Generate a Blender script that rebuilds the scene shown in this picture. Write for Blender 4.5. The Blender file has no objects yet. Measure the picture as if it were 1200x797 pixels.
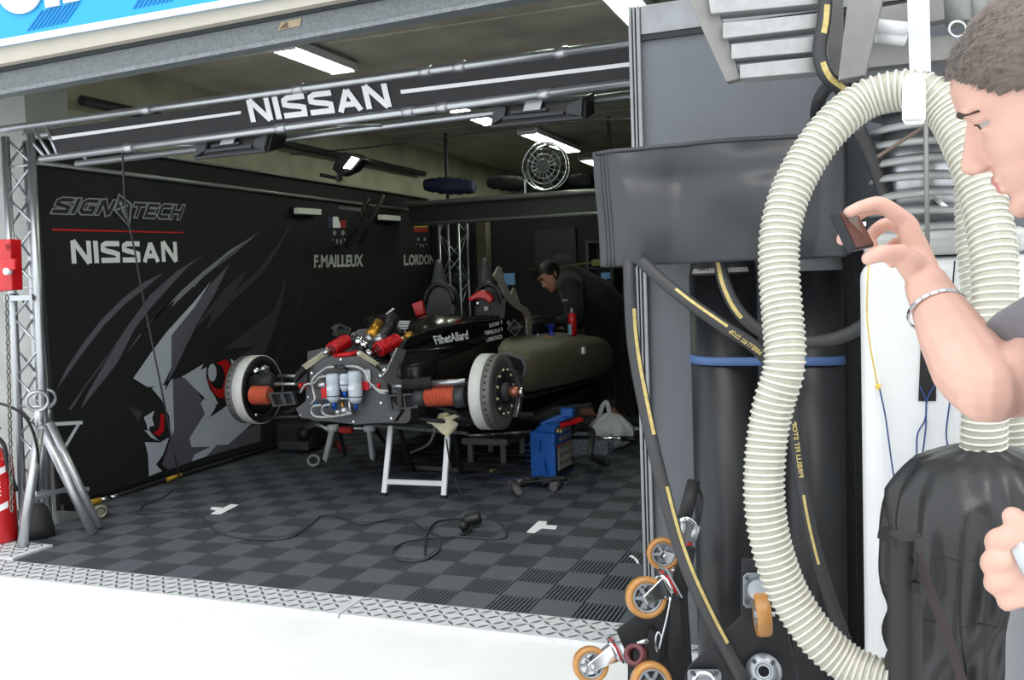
import bpy, bmesh, math, random
from mathutils import Vector as V, Matrix, Quaternion
random.seed(7)
SC = bpy.context.scene
COL = SC.collection
PI = math.pi

# ---------------------------------------------------------------- camera
H = 1.35                      # camera height (m)
FPX, CX, CY = 1076.0, 600.0, 398.5
ROLL = 2.1
_y = V((1015 - CX, 315 - CY, FPX)).normalized()
_h = V((1, -math.tan(math.radians(ROLL)), 0))
_z = _y.cross(_h).normalized()
if _z.y > 0: _z = -_z
_x = _y.cross(_z).normalized()
if _x.x < 0: _x = -_x
RW = Matrix((_x, _y, _z))     # camera (right, down, forward) -> world
cd = bpy.data.cameras.new('camera'); cam = bpy.data.objects.new('camera', cd); COL.objects.link(cam)
cd.sensor_width = 36; cd.lens = FPX / 1200 * 36; cd.clip_start = 0.05; cd.clip_end = 200
cr, cdn, cf = RW @ V((1, 0, 0)), RW @ V((0, 1, 0)), RW @ V((0, 0, 1))
m3 = Matrix((cr, -cdn, -cf)).transposed()
cam.matrix_world = Matrix.Translation((0, 0, H)) @ m3.to_4x4()
SC.camera = cam
CO = V((0, 0, H))

def ray(px, py): return RW @ V((px - CX, py - CY, FPX))
def atY(px, py, y): r = ray(px, py); return CO + r * (y / r.y)
def atX(px, py, x): r = ray(px, py); return CO + r * (x / r.x)
def atZ(px, py, z=0.0): r = ray(px, py); return CO + r * ((z - H) / r.z)
def atD(px, py, d): return CO + ray(px, py) * (d / FPX)

# ---------------------------------------------------------------- light
w = bpy.data.worlds.new('overcast_sky'); SC.world = w; w.use_nodes = True
bg = w.node_tree.nodes['Background']
bg.inputs[0].default_value = (0.93, 0.97, 1.0, 1); bg.inputs[1].default_value = 1.65
sun_d = bpy.data.lights.new('veiled_sun', 'SUN'); sun_d.energy = 1.2; sun_d.angle = math.radians(40); sun_d.color = (1, 0.97, 0.92)
sun = bpy.data.objects.new('veiled_sun', sun_d); COL.objects.link(sun)
sun.location = (1, -3, 8); sun.rotation_euler = (math.radians(32), 0, math.radians(12))
SC.view_settings.view_transform = 'Standard'
try: SC.view_settings.look = 'None'
except Exception: pass
SC.view_settings.gamma = 1.0; SC.view_settings.exposure = 0.0; SC.view_settings.use_curve_mapping = False

# ---------------------------------------------------------------- materials
def lin(c):
    c = c / 255.0
    return c / 12.92 if c <= 0.04045 else ((c + 0.055) / 1.055) ** 2.4
def rgb(*c): return (lin(c[0]), lin(c[1]), lin(c[2]), 1)
MATS = {}
def mat(name, col, rough=0.5, metal=0.0, var=0.12, scale=12.0, bump=0.0, bscale=80.0, coat=0.0, emit=0.0, alpha=1.0, trans=0.0, spec=0.5, stretch=None, sheen=0.0, sss=0.0):
    if name in MATS: return MATS[name]
    m = bpy.data.materials.new(name); m.use_nodes = True
    nt = m.node_tree; b = nt.nodes['Principled BSDF']
    c = rgb(*col)
    b.inputs['Roughness'].default_value = rough; b.inputs['Metallic'].default_value = metal
    b.inputs['Specular IOR Level'].default_value = spec
    b.inputs['Coat Weight'].default_value = coat; b.inputs['Coat Roughness'].default_value = 0.15
    b.inputs['Alpha'].default_value = alpha; b.inputs['Transmission Weight'].default_value = trans
    b.inputs['Sheen Weight'].default_value = sheen
    if sss: b.inputs['Subsurface Weight'].default_value = sss; b.inputs['Subsurface Radius'].default_value = (0.012, 0.004, 0.002)
    if emit: b.inputs['Emission Color'].default_value = c; b.inputs['Emission Strength'].default_value = emit
    b.inputs['Base Color'].default_value = c
    tc = nt.nodes.new('ShaderNodeTexCoord'); src = tc.outputs['Object']
    if stretch:
        mp = nt.nodes.new('ShaderNodeMapping'); mp.inputs['Scale'].default_value = stretch
        nt.links.new(src, mp.inputs['Vector']); src = mp.outputs['Vector']
    if var:
        n = nt.nodes.new('ShaderNodeTexNoise'); n.inputs['Scale'].default_value = scale; n.inputs['Detail'].default_value = 5
        nt.links.new(src, n.inputs['Vector'])
        r = nt.nodes.new('ShaderNodeValToRGB')
        r.color_ramp.elements[0].position = 0.3; r.color_ramp.elements[1].position = 0.72
        r.color_ramp.elements[0].color = tuple(x * (1 - var) for x in c[:3]) + (1,)
        r.color_ramp.elements[1].color = tuple(min(1, x * (1 + var)) for x in c[:3]) + (1,)
        nt.links.new(n.outputs['Fac'], r.inputs['Fac']); nt.links.new(r.outputs['Color'], b.inputs['Base Color'])
    if bump:
        n2 = nt.nodes.new('ShaderNodeTexNoise'); n2.inputs['Scale'].default_value = bscale; n2.inputs['Detail'].default_value = 4
        nt.links.new(src, n2.inputs['Vector'])
        bp = nt.nodes.new('ShaderNodeBump'); bp.inputs['Strength'].default_value = bump; bp.inputs['Distance'].default_value = 0.01
        nt.links.new(n2.outputs['Fac'], bp.inputs['Height']); nt.links.new(bp.outputs['Normal'], b.inputs['Normal'])
    MATS[name] = m
    return m

# ---------------------------------------------------------------- mesh builder
def frame(t, up=V((0, 0, 1))):
    t = t.normalized()
    if abs(t.dot(up)) > 0.97: up = V((0, 1, 0)) if abs(t.y) < 0.9 else V((1, 0, 0))
    a = up.cross(t).normalized(); b = t.cross(a).normalized()
    return a, b
class MB:
    def __init__(s): s.v, s.f, s.mi, s.sm = [], [], [], []
    def add(s, vs, fs, mi=0, smooth=False):
        o = len(s.v); s.v += [V(p) for p in vs]
        for f in fs: s.f.append([o + i for i in f]); s.mi.append(mi); s.sm.append(smooth)
        return s
    def hexa(s, p, mi=0):      # 8 corners: bottom 0-3, top 4-7
        return s.add(p, [(3, 2, 1, 0), (4, 5, 6, 7), (0, 1, 5, 4), (1, 2, 6, 5), (2, 3, 7, 6), (3, 0, 4, 7)], mi)
    def box(s, c, size, mi=0, rot=None):
        c = V(c); hx, hy, hz = (k / 2 for k in size)
        ps = [V((x, y, z)) for z in (-hz, hz) for x, y in ((-hx, -hy), (hx, -hy), (hx, hy), (-hx, hy))]
        if rot is not None: ps = [rot @ p for p in ps]
        return s.hexa([c + p for p in ps], mi)
    def bb(s, a, b, mi=0):     # box by two corners
        a, b = V(a), V(b); return s.box((a + b) / 2, [max(abs(b[i] - a[i]), 1e-4) for i in range(3)], mi)
    def bar(s, p0, p1, wd, ht, mi=0, up=V((0, 0, 1))):
        p0, p1 = V(p0), V(p1); a, b = frame(p1 - p0, V(up)); a *= wd / 2; b *= ht / 2
        return s.hexa([p0 - a - b, p0 + a - b, p1 + a - b, p1 - a - b, p0 - a + b, p0 + a + b, p1 + a + b, p1 - a + b], mi)
    def tube(s, pts, r, n=8, mi=0, cap=True, smooth=True, closed=False):
        pts = [V(p) for p in pts]; k = len(pts)
        rs = r if isinstance(r, (list, tuple)) else [r] * k
        vs, fs = [], []; pa = None
        for i, p in enumerate(pts):
            if closed: t = (pts[(i + 1) % k] - pts[i - 1])
            else: t = pts[min(i + 1, k - 1)] - pts[max(i - 1, 0)]
            t = t.normalized() if t.length > 1e-9 else V((0, 0, 1))
            if pa is None: a, b = frame(t)
            else:
                a = pa - t * pa.dot(t)
                a = a.normalized() if a.length > 1e-6 else frame(t)[0]
                b = t.cross(a)
            pa = a
            for j in range(n):
                q = 2 * PI * j / n; vs.append(p + (a * math.cos(q) + b * math.sin(q)) * rs[i])
        for i in range(k if closed else k - 1):
            i2 = (i + 1) % k
            for j in range(n): j2 = (j + 1) % n; fs.append((i * n + j, i * n + j2, i2 * n + j2, i2 * n + j))
        s.add(vs, fs, mi, smooth)
        if cap and not closed:
            o = len(s.v) - k * n
            s.f.append([o + j for j in range(n - 1, -1, -1)]); s.mi.append(mi); s.sm.append(False)
            s.f.append([o + (k - 1) * n + j for j in range(n)]); s.mi.append(mi); s.sm.append(False)
        return s
    def cyl(s, p0, p1, r0, r1=None, n=16, mi=0, cap=True, smooth=True):
        return s.tube([p0, p1], [r0, r0 if r1 is None else r1], n, mi, cap, smooth)
    def lathe(s, p, axis, prof, n=24, mi=0, smooth=True, closed=False):   # prof [(radius, height)]
        p = V(p); t = V(axis).normalized(); a, b = frame(t); vs, fs = [], []
        for r, h in prof:
            for j in range(n):
                q = 2 * PI * j / n; vs.append(p + t * h + (a * math.cos(q) + b * math.sin(q)) * max(r, 1e-5))
        k = len(prof)
        for i in range(k if closed else k - 1):
            i2 = (i + 1) % k
            for j in range(n): j2 = (j + 1) % n; fs.append((i * n + j, i * n + j2, i2 * n + j2, i2 * n + j))
        s.add(vs, fs, mi, smooth)
        if not closed:
            o = len(s.v) - k * n
            s.f.append([o + j for j in range(n - 1, -1, -1)]); s.mi.append(mi); s.sm.append(False)
            s.f.append([o + (k - 1) * n + j for j in range(n)]); s.mi.append(mi); s.sm.append(False)
        return s
    def prism(s, poly, vec, mi=0, smooth=False):
        poly = [V(p) for p in poly]; vec = V(vec); n = len(poly)
        fs = [tuple(range(n - 1, -1, -1)), tuple(range(n, 2 * n))] + [(i, (i + 1) % n, n + (i + 1) % n, n + i) for i in range(n)]
        return s.add(poly + [p + vec for p in poly], fs, mi, smooth)
    def loft(s, rings, mi=0, smooth=True, cap=True, closed=False):
        n = len(rings[0]); k = len(rings); vs = [V(p) for r in rings for p in r]; fs = []
        for i in range(k if closed else k - 1):
            i2 = (i + 1) % k
            for j in range(n): j2 = (j + 1) % n; fs.append((i * n + j, i * n + j2, i2 * n + j2, i2 * n + j))
        s.add(vs, fs, mi, smooth)
        if cap and not closed:
            o = len(s.v) - k * n
            s.f.append([o + j for j in range(n - 1, -1, -1)]); s.mi.append(mi); s.sm.append(False)
            s.f.append([o + (k - 1) * n + j for j in range(n)]); s.mi.append(mi); s.sm.append(False)
        return s
    def ell(s, c, r, rot=None, nu=16, nv=10, mi=0):
        c = V(c); r = (r, r, r) if not hasattr(r, '__len__') else r; rings = []
        for i in range(1, nv):
            q = PI * i / nv; ring = []
            for j in range(nu):
                u = 2 * PI * j / nu; p = V((r[0] * math.sin(q) * math.cos(u), r[1] * math.sin(q) * math.sin(u), -r[2] * math.cos(q)))
                ring.append(c + (rot @ p if rot is not None else p))
            rings.append(ring)
        return s.loft(rings, mi)
    def grid(s, fn, nu, nv, mi=0, smooth=True, thick=None):
        vs = [V(fn(i / nu, j / nv)) for j in range(nv + 1) for i in range(nu + 1)]
        fs = [(j * (nu + 1) + i, j * (nu + 1) + i + 1, (j + 1) * (nu + 1) + i + 1, (j + 1) * (nu + 1) + i) for j in range(nv) for i in range(nu)]
        return s.add(vs, fs, mi, smooth)
    def mesh(s, name, off=V((0, 0, 0)), mats=()):
        me = bpy.data.meshes.new(name)
        me.from_pydata([tuple(p - off) for p in s.v], [], s.f)
        me.polygons.foreach_set('material_index', s.mi); me.polygons.foreach_set('use_smooth', s.sm)
        for m in mats: me.materials.append(m)
        me.update(); return me
    def build(s, name, mats, parent=None, label=None, cat=None, group=None, kind=None, bevel=0.0, seg=2, subsurf=0, solid=0.0, recalc=True):
        mats = mats if isinstance(mats, (list, tuple)) else [mats]
        if parent is not None: off = V(parent['_o'])
        else:
            lo = V([min(p[i] for p in s.v) for i in range(3)]); hi = V([max(p[i] for p in s.v) for i in range(3)])
            off = V(((lo.x + hi.x) / 2, (lo.y + hi.y) / 2, lo.z))
        me = s.mesh(name, off, mats)
        if recalc:
            bm = bmesh.new(); bm.from_mesh(me); bmesh.ops.recalc_face_normals(bm, faces=bm.faces); bm.to_mesh(me); bm.free()
        o = bpy.data.objects.new(name, me); COL.objects.link(o)
        o['_o'] = tuple(off)
        if parent is not None: o.parent = parent
        else: o.location = off
        if bevel:
            b = o.modifiers.new('bevel', 'BEVEL'); b.width = bevel; b.segments = seg; b.limit_method = 'ANGLE'
        if subsurf:
            b = o.modifiers.new('sub', 'SUBSURF'); b.levels = b.render_levels = subsurf
        if solid:
            b = o.modifiers.new('solid', 'SOLIDIFY'); b.thickness = solid; b.offset = 0
        tag(o, label, cat, group, kind); return o
def tag(o, label=None, cat=None, group=None, kind=None):
    if label: o['label'] = label
    if cat: o['category'] = cat
    if group: o['group'] = group
    if kind: o['kind'] = kind
    return o
def thing(name, loc, label, cat, group=None):
    o = bpy.data.objects.new(name, None); COL.objects.link(o); o.location = loc; o['_o'] = tuple(V(loc)); o.empty_display_size = 0.1
    return tag(o, label, cat, group)
def struct(name, mb, m, parent=None, **k):
    return mb.build(name, m, parent, kind=None if parent is not None else 'structure', **k)
def dup(root, delta, label=None, group=None):       # copies a thing with its parts and sub-parts
    r = root.copy(); COL.objects.link(r); r.location = root.location + V(delta); r['_o'] = tuple(V(root['_o']) + V(delta))
    if label: r['label'] = label
    if group: r['group'] = group
    for ch in list(root.children):
        c = ch.copy(); COL.objects.link(c); c.parent = r
        for g in ch.children: d = g.copy(); COL.objects.link(d); d.parent = c
    return r
def spline(pts, n=8):          # Catmull-Rom through the points
    pts = [V(p) for p in pts]; out = []
    for i in range(len(pts) - 1):
        p0 = pts[i - 1] if i else pts[0] * 2 - pts[1]; p1, p2 = pts[i], pts[i + 1]
        p3 = pts[i + 2] if i + 2 < len(pts) else p2 * 2 - p1
        for k in range(n):
            t = k / n; out.append(0.5 * ((2 * p1) + (p2 - p0) * t + (2 * p0 - 5 * p1 + 4 * p2 - p3) * t * t + (3 * p1 - p0 - 3 * p2 + p3) * t ** 3))
    return out + [pts[-1]]

# ---------------------------------------------------------------- lettering
def bil(q, u, v):              # q: bottom-left, bottom-right, top-right, top-left
    return (q[0] * (1 - u) + q[1] * u) * (1 - v) + (q[3] * (1 - u) + q[2] * u) * v
def strip(pts, t, tx=1.0):     # 2-D polyline -> mitred quads
    out = []; k = len(pts); L, R = [], []
    for i, p in enumerate(pts):
        d = []
        if i: d.append(((p[0] - pts[i - 1][0]), (p[1] - pts[i - 1][1])))
        if i < k - 1: d.append(((pts[i + 1][0] - p[0]), (pts[i + 1][1] - p[1])))
        ns = []
        for dx, dy in d:
            l = math.hypot(dx, dy); ns.append((-dy / l, dx / l))
        nx = sum(a for a, _ in ns) / len(ns); ny = sum(b for _, b in ns) / len(ns); l2 = max(nx * nx + ny * ny, 0.3)
        nx, ny = nx / l2 * t / 2, ny / l2 * t / 2
        L.append((p[0] + nx * tx, p[1] + ny)); R.append((p[0] - nx * tx, p[1] - ny))
    return [(L[i], R[i], R[i + 1], L[i + 1]) for i in range(k - 1)]
def glyph(ch, t):
    a = t / 2; o, e = a, 1 - a; m = 0.5
    if ch == 'N': return [[(o, 0), (o, 1)], [(o * 1.1, 1), (1 - a * 1.1, 0)], [(e, 0), (e, 1)]]
    if ch == 'I': return [[(o, 0), (o, 1)]]
    if ch == 'S': return [[(1, e), (.3, e), (.13, .9 * e), (a, .76), (.12, .6), (.3, .5 + .04), (.7, .46), (.88, .4), (e, .26), (.87, .12), (.7, o), (0, o)]]
    if ch == 'A': return [[(a * .8, 0), (.5, 1 - a * .6)], [(.5, 1 - a * .6), (1 - a * .8, 0)], [(.25, .3), (.75, .3)]]
    if ch == 'G': return [[(1, e), (.3, e), (a, .75), (a, .25), (.3, o), (e, o), (e, .45), (.5, .45)]]
    if ch == 'T': return [[(0, e), (1, e)], [(.5, e), (.5, 0)]]
    if ch == 'E': return [[(1, e), (o, e), (o, o), (1, o)], [(o, m), (.85, m)]]
    if ch == 'C': return [[(1, e), (.3, e), (a, .75), (a, .25), (.3, o), (1, o)]]
    if ch == 'H': return [[(o, 0), (o, 1)], [(e, 0), (e, 1)], [(o, m), (e, m)]]
    return []
def word(mb, text, q, t=0.22, gap=0.14, iw=None, shear=0.0, lift=V((0, 0, 0)), mi=0, grow=0.0):
    ws = [(iw or t) if c == 'I' else 1.0 for c in text]
    tot = sum(ws) + gap * (len(text) - 1); x = 0.0
    nn = (q[1] - q[0]).cross(q[3] - q[0]).normalized(); nn = nn if nn.dot(CO - q[0]) > 0 else -nn; si = 0
    asp = ((q[1] - q[0]).length / tot) / max((q[3] - q[0]).length, 1e-6)
    for c, wd in zip(text, ws):
        for pl in glyph(c, t):
            si += 1; lf3 = lift + nn * (.0005 * (si % 4))
            pts = [((p[0] if c != 'I' else wd / 2), p[1]) for p in pl]
            if grow:
                for i, k in ((0, 1), (-1, -2)):
                    dx, dy = pts[i][0] - pts[k][0], pts[i][1] - pts[k][1]; l = math.hypot(dx, dy)
                    pts[i] = (pts[i][0] + dx / l * grow, pts[i][1] + dy / l * grow)
            for quad in strip(pts, t + 2 * grow, min(1.3, max(.75, 1 / asp ** 0.5)) if c != 'I' else 1.0):
                mb.add([bil(q, (x + px + shear * (py - .5)) / tot, py) + lf3 for px, py in quad], [(0, 1, 2, 3)], mi)
        x += wd + gap
    return mb
_tc = {}
def typed(mb, text, q, lift=V((0, 0, 0)), bold=0.02, mi=0, shear=0.0):
    key = (text, bold)
    if key not in _tc:
        cu = bpy.data.curves.new('t', 'FONT'); cu.body = text; cu.offset = bold; cu.resolution_u = 3; cu.fill_mode = 'FRONT'
        ob = bpy.data.objects.new('t', cu); COL.objects.link(ob)
        me = ob.evaluated_get(bpy.context.evaluated_depsgraph_get()).to_mesh()
        vs = [(v.co.x, v.co.y) for v in me.vertices]; fs = [tuple(p.vertices) for p in me.polygons]
        x0, x1 = min(v[0] for v in vs), max(v[0] for v in vs); y0, y1 = min(v[1] for v in vs), max(v[1] for v in vs)
        _tc[key] = ([((a - x0) / (x1 - x0), (b - y0) / (y1 - y0)) for a, b in vs], fs)
        bpy.data.objects.remove(ob); bpy.data.curves.remove(cu)
    vs, fs = _tc[key]
    return mb.add([bil(q, a + shear * (b - .5), b) + lift for a, b in vs], fs, mi)
def poly(mb, pts, lift=V((0, 0, 0)), mi=0): return mb.add([V(p) + lift for p in pts], [tuple(range(len(pts)))], mi)
# ================================================================ materials in use
alu = mat('brushed_aluminium', (196, 200, 204), .34, .9, .08, 30, stretch=(1, 1, 12))
steel = mat('stainless_steel', (198, 201, 205), .36, .85, .05, 20)
galv = mat('galvanised_steel', (128, 134, 138), .5, .55, .22, 60)
blk = mat('black_fabric', (20, 21, 23), .8, 0, .15, 30)
blkm = mat('matte_black_paint', (32, 33, 35), .5, 0, .15, 20)
blkp = mat('black_plastic', (26, 27, 29), .42, 0, .1, 20)
carbon = mat('carbon_fibre', (46, 47, 50), .4, .1, .22, 140, coat=.15)
dkgrey = mat('dark_grey_plastic', (60, 62, 65), .5, 0, .1, 20)
rubber = mat('black_rubber', (34, 35, 37), .6, 0, .15, 25)
white = mat('white_paint', (232, 234, 235), .45, 0, .04, 10)
white_vinyl = mat('white_vinyl_print', (246, 248, 250), .5, 0, 0)
grey_print = mat('grey_vinyl_print', (150, 152, 154), .5, 0, 0)
red = mat('red_paint', (196, 22, 28), .35, 0, .08, 12, coat=.3)
redp = mat('red_anodised', (205, 24, 34), .3, .3, .1, 20)
blue = mat('blue_paint', (28, 92, 176), .38, 0, .08, 12)
copper = mat('orange_bellows', (205, 96, 68), .6, 0, .15, 40)
gold = mat('gold_anodised', (196, 142, 52), .3, .8, .1, 30)
chrome = mat('chrome', (225, 228, 232), .12, 1., 0)
yellow = mat('yellow_paint', (232, 200, 90), .5, 0, .15, 20)
cream = mat('cream_paper', (226, 220, 196), .7, 0, .06, 12)

# ================================================================ ground, floor
XL = -4.77          # printed wall panel
Y0, Y1 = 3.16, 3.38 # tread plate
gm = MB(); gm.bb((-16, -14, -.1), (14, Y0, 0)); gm.bb((-16, Y0, -.1), (14, 14, -.002))
ground = struct('ground', gm, mat('pale_concrete', (232, 233, 232), .85, 0, .05, 3, bump=.05, bscale=60))

tile_m = [mat('grey_floor_tile', (82, 87, 93), .55, 0, .1, 40), mat('black_tile_base', (24, 25, 28), .7, 0, .1, 30)]
T = 0.1872; TX0 = -2.978 - 9 * T
fm = MB(); fm.bb((XL - .6, Y1, -.05), (1.3, 14.45, -.001))
floor = struct('floor', fm, tile_m[1])
def flat_tile(mb, x, y):
    g = .0015; a, b, c, d = x + g, y + g, x + T - g, y + T - g
    mb.add([(a, b, 0), (c, b, 0), (c, d, 0), (a, d, 0), (a, b, .012), (c, b, .012), (c, d, .012), (a, d, .012)],
           [(4, 5, 6, 7), (0, 1, 5, 4), (1, 2, 6, 5), (2, 3, 7, 6), (3, 0, 4, 7)])
def rib_tile(mb, x, y, n=10):
    g = .0015; mb.add([(x + g, y + g, .003), (x + T - g, y + g, .003), (x + T - g, y + T - g, .003), (x + g, y + T - g, .003)], [(0, 1, 2, 3)], 1)
    p = (T - 2 * g) / n
    for k in range(n):
        a = x + g + p * (k + .22); c = a + p * .52; b, d = y + g, y + T - g
        mb.add([(a, b, .003), (c, b, .003), (c, d, .003), (a, d, .003), (a, b, .012), (c, b, .012), (c, d, .012), (a, d, .012)], [(4, 5, 6, 7), (0, 1, 5, 4), (2, 3, 7, 6)] if n > 8 else [(4, 5, 6, 7)])
mf, mr = MB(), MB(); flat_tile(mf, 0, 0); rib_tile(mr, 0, 0)
tme = {0: mf.mesh('floor_tile_flat', mats=tile_m), 1: mr.mesh('floor_tile_ribbed', mats=tile_m)}
far = MB(); cells = []
for j in range(42):
    for i in range(24):
        x, y = TX0 + i * T, Y1 + .006 + j * T
        if x > -.55: continue
        cells.append((math.hypot(x + T / 2, y + T / 2), i, j, x, y))
cells.sort()
nt_ = 0
for d_, i, j, x, y in cells:
    ribbed = (i + j) % 2
    vis = x / y > -1.28 and x < -.14 * y - .35
    if vis and nt_ < 296:
        o = bpy.data.objects.new('floor_tile', tme[ribbed]); COL.objects.link(o); o.parent = floor
        o.location = V((x, y, random.uniform(-.0006, .0006))) - V(floor['_o']); nt_ += 1
    elif x / y > -1.6:
        (rib_tile(far, x, y, 7) if ribbed else flat_tile(far, x, y))
far.build('far_floor_tiles', tile_m, floor, kind='stuff', recalc=False)

# tread plate with raised lozenges
def tread(name, x0, x1, y0, y1, z=.016):
    b = MB(); b.hexa([V((x0, y0, 0)), V((x1, y0, 0)), V((x1, y1, 0)), V((x0, y1, 0)), V((x0, y0 + .012, z)), V((x1, y0 + .012, z)), V((x1, y1, z)), V((x0, y1, z))])
    p = struct(name, b, mat('tread_plate_aluminium', (206, 209, 212), .55, .15, .1, 30))
    l = MB(); s = .046; ny = int((y1 - y0) / s); nx = int((x1 - x0) / s)
    for i in range(nx):
        for j in range(ny):
            c = V((x0 + (i + .5) * s, y0 + .02 + (j + .5) * (y1 - y0 - .02) / ny, z)); q = .7854 if (i + j) % 2 else -.7854
            u = V((math.cos(q), math.sin(q), 0)); n_ = V((-u.y, u.x, 0)); h = V((0, 0, .0035))
            l.add([c - u * .031, c + n_ * .008, c + u * .031, c - n_ * .008, c - u * .012 + h, c + u * .012 + h], [(0, 3, 5, 4), (1, 4, 5, 2), (0, 4, 1), (3, 2, 5)])
    l.build('tread_lozenges', mat('tread_lozenge_grey', (112, 116, 120), .4, .4, .05, 20), p, kind='stuff', recalc=False)  # lozenges coloured a darker grey than the plate
    return p
tread('trim_1', -5.2, -2.035, Y0, Y1); tread('trim_2', -2.028, -.5, Y0, Y1)
tread('trim_3', -5.3, -4.12, Y1 + .01, Y1 + .27, .022)

# ================================================================ shell of the garage
conc = mat('grey_concrete', (126, 124, 116), .85, 0, .16, 4, bump=.15, bscale=30)
ceilm = mat('stained_ceiling_concrete', (198, 194, 178), .9, 0, .25, 2.2, bump=.1, bscale=25)
wallm = mat('mossy_painted_wall', (182, 181, 156), .85, 0, .22, 3, bump=.1, bscale=25)
ZC = 2.96
b = MB(); b.bb((-7, 3.5, ZC + .02), (5, 15, ZC + .4)); ceil = struct('ceiling', b, ceilm)
for k in range(6):      # cast slabs with open joints
    y = 3.62 + k * 1.72
    MB().bb((-6.8, y, ZC), (4.8, y + 1.70, ZC + .03)).build('ceiling_slab', ceilm, ceil, bevel=.006)

b = MB(); b.bb((-5.2, 4.55, 0), (-4.86, 14.5, ZC)); struct('wall_left', b, wallm)
b = MB(); b.bb((-7, 14.4, 0), (5, 14.7, ZC + .1)); struct('wall_back', b, mat('dark_wall', (62, 62, 60), .9, 0, .15, 4))
b = MB(); b.bb((1.25, 3.6, 0), (1.5, 14.6, ZC + .1)); struct('wall_right', b, mat('dark_wall', (62, 62, 60), .9))
# pier left of the opening and the facade above it
b = MB(); b.bb((-7.5, 4.27, 0), (-4.80, 4.6, ZC)); pier = struct('wall_front', b, mat('pale_grey_pier', (172, 174, 172), .85, 0, .1, 5, bump=.1, bscale=30))
def slab_px(q, y0, y1):        # four pixel corners (bl, br, tr, tl) on the plane y0, run back to y1
    p = [atY(a, c, y0) for a, c in q]; return MB().prism(p, (0, y1 - y0, 0))
def ext(p, q, x):              # point on the pixel line p-q at column x
    return (x, p[1] + (q[1] - p[1]) * (x - p[0]) / (q[0] - p[0]))
def band(l0, l1, u0, u1, xa, xb, y0, y1): return slab_px([ext(l0, l1, xa), ext(l0, l1, xb), ext(u0, u1, xb), ext(u0, u1, xa)], y0, y1)
lint = band((0, 108), (400, 34), (0, 77), (300, 20), -260, 1250, 3.5, 3.62)
lb = struct('trim_4', lint, mat('speckled_galvanised_beam', (122, 128, 130), .6, .35, .2, 90), bevel=.006)
band((0, 84), (300, 27), (0, 73), (300, 16), -260, 1250, 3.485, 3.5).build('beam_lip', mat('dark_gap', (58, 62, 64), .7, .2, .1), lb)
band((0, 111), (400, 37), (0, 106), (400, 32), -260, 1250, 3.47, 3.5).build('bottom_flange', galv, lb)
struct('trim_5', band((0, 75), (300, 18), (0, 54), (300, 1), -260, 1250, 3.44, 3.62), mat('beige_fascia', (190, 184, 172), .7, 0, .06, 8))
# small faded maker plate on the beam
sp = MB(); poly(sp, [atY(325, 36, 3.496), atY(352, 30, 3.496), atY(353, 21, 3.496), atY(329, 26, 3.496)])
pl = sp.build('beam_plate', mat('tan_sticker', (176, 158, 132), .6), lb, label='small faded tan sticker')
poly(MB(), [atY(327, 34, 3.494), atY(338, 32, 3.494), atY(336, 25, 3.494)]).build('sticker_mark', mat('brown_print', (110, 90, 70), .6), pl)
# blue sign above the opening
sg = slab_px([ext((0, 54), (300, 1), -220), ext((0, 54), (300, 1), 420), (420, -230), (-220, -130)], 3.425, 3.44)
sign = thing('shop_sign', atY(120, 20, 3.42), 'bright blue sign with white lettering above the garage opening', 'sign')
sg.build('sign_board', mat('sky_blue_sign', (38, 168, 226), .4, 0, .03, 6), sign)
band((0, 54), (300, 1), (0, 46), (300, -7), -220, 420, 3.415, 3.425).build('white_border', white, sign)
let = MB()
let.prism([atY(22 + 26 * math.cos(q), -12 + 28 * math.sin(q), 3.41) for q in [2 * PI * k / 28 for k in range(28)]], (0, .01, 0))
let.prism([atY(*p, 3.41) for p in ((53, 9), (69, 6), (62, -60), (46, -58))], (0, .01, 0)); let.prism([atY(*p, 3.41) for p in ((74, 4), (92, 0), (88, -60), (66, -58))], (0, .01, 0))
let.build('lettering', white, sign)
HM = mat('deep_blue_print', (26, 130, 200), .4, 0, 0)
for k in range(9):
    MB().prism([atY(*p, 3.42) for p in ((31 + k * 5.4, 36 - k * 1.2), (33.5 + k * 5.4, 35.5 - k * 1.2), (50 + k * 5.4, 12 - k * 1.2), (47.5 + k * 5.4, 12.5 - k * 1.2))], (0, .004, 0)).build('hatch_stroke', HM, sign)
    MB().prism([atY(*p, 3.42) for p in ((155 + k * 5.4, 10 - k * 1.1), (157.5 + k * 5.4, 9.6 - k * 1.1), (168 + k * 5.4, -8 - k * 1.1), (165.5 + k * 5.4, -8 - k * 1.1))], (0, .004, 0)).build('hatch_stroke', HM, sign)
# building front above the sign and to the sides
b = MB(); b.bb((-9, 3.64, 2.62), (6, 3.9, 6.5)); struct('wall_facade', b, conc)

# ================================================================ printed panel wall
wp = thing('printed_wall_panel', (XL, 7, 0), 'long black fabric wall with grey and red fierce-eyed artwork on garage left side', 'wall panel')
MB().bb((XL - .04, 4.3, 0), (XL, 9.78, 2.2)).build('fabric_panel', blk, wp)
MB().bb((XL - .05, 4.3, 2.2), (XL - .01, 9.78, 2.36)).build('upper_border', blk, wp)
MB().tube([(XL + .02, 4.2, 2.19), (XL + .02, 9.75, 2.19)], .016, 8).build('top_rail', mat('dull_rail', (150, 152, 150), .4, .6), wp, label='dull metal rail')
MB().tube([(XL + .02, 4.2, 2.35), (XL + .02, 9.75, 2.35)], .010, 8).build('upper_rail', mat('dull_rail', (150, 152, 150), .4, .6), wp, label='dull metal rail')
MB().bb((XL - .01, 4.3, 0), (XL + .03, 9.78, .05)).build('base_strip', blkp, wp)
def W(p, l=.003): return atX(p[0], p[1], XL + l)
def c4(x, y): return (x / 3.187, 230 + y / 3.187)
def c7(x, y): return (60 + x / 4.196, 380 + y / 4.196)
def c8(x, y): return (230 + x / 4.688, 250 + y / 4.688)
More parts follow.
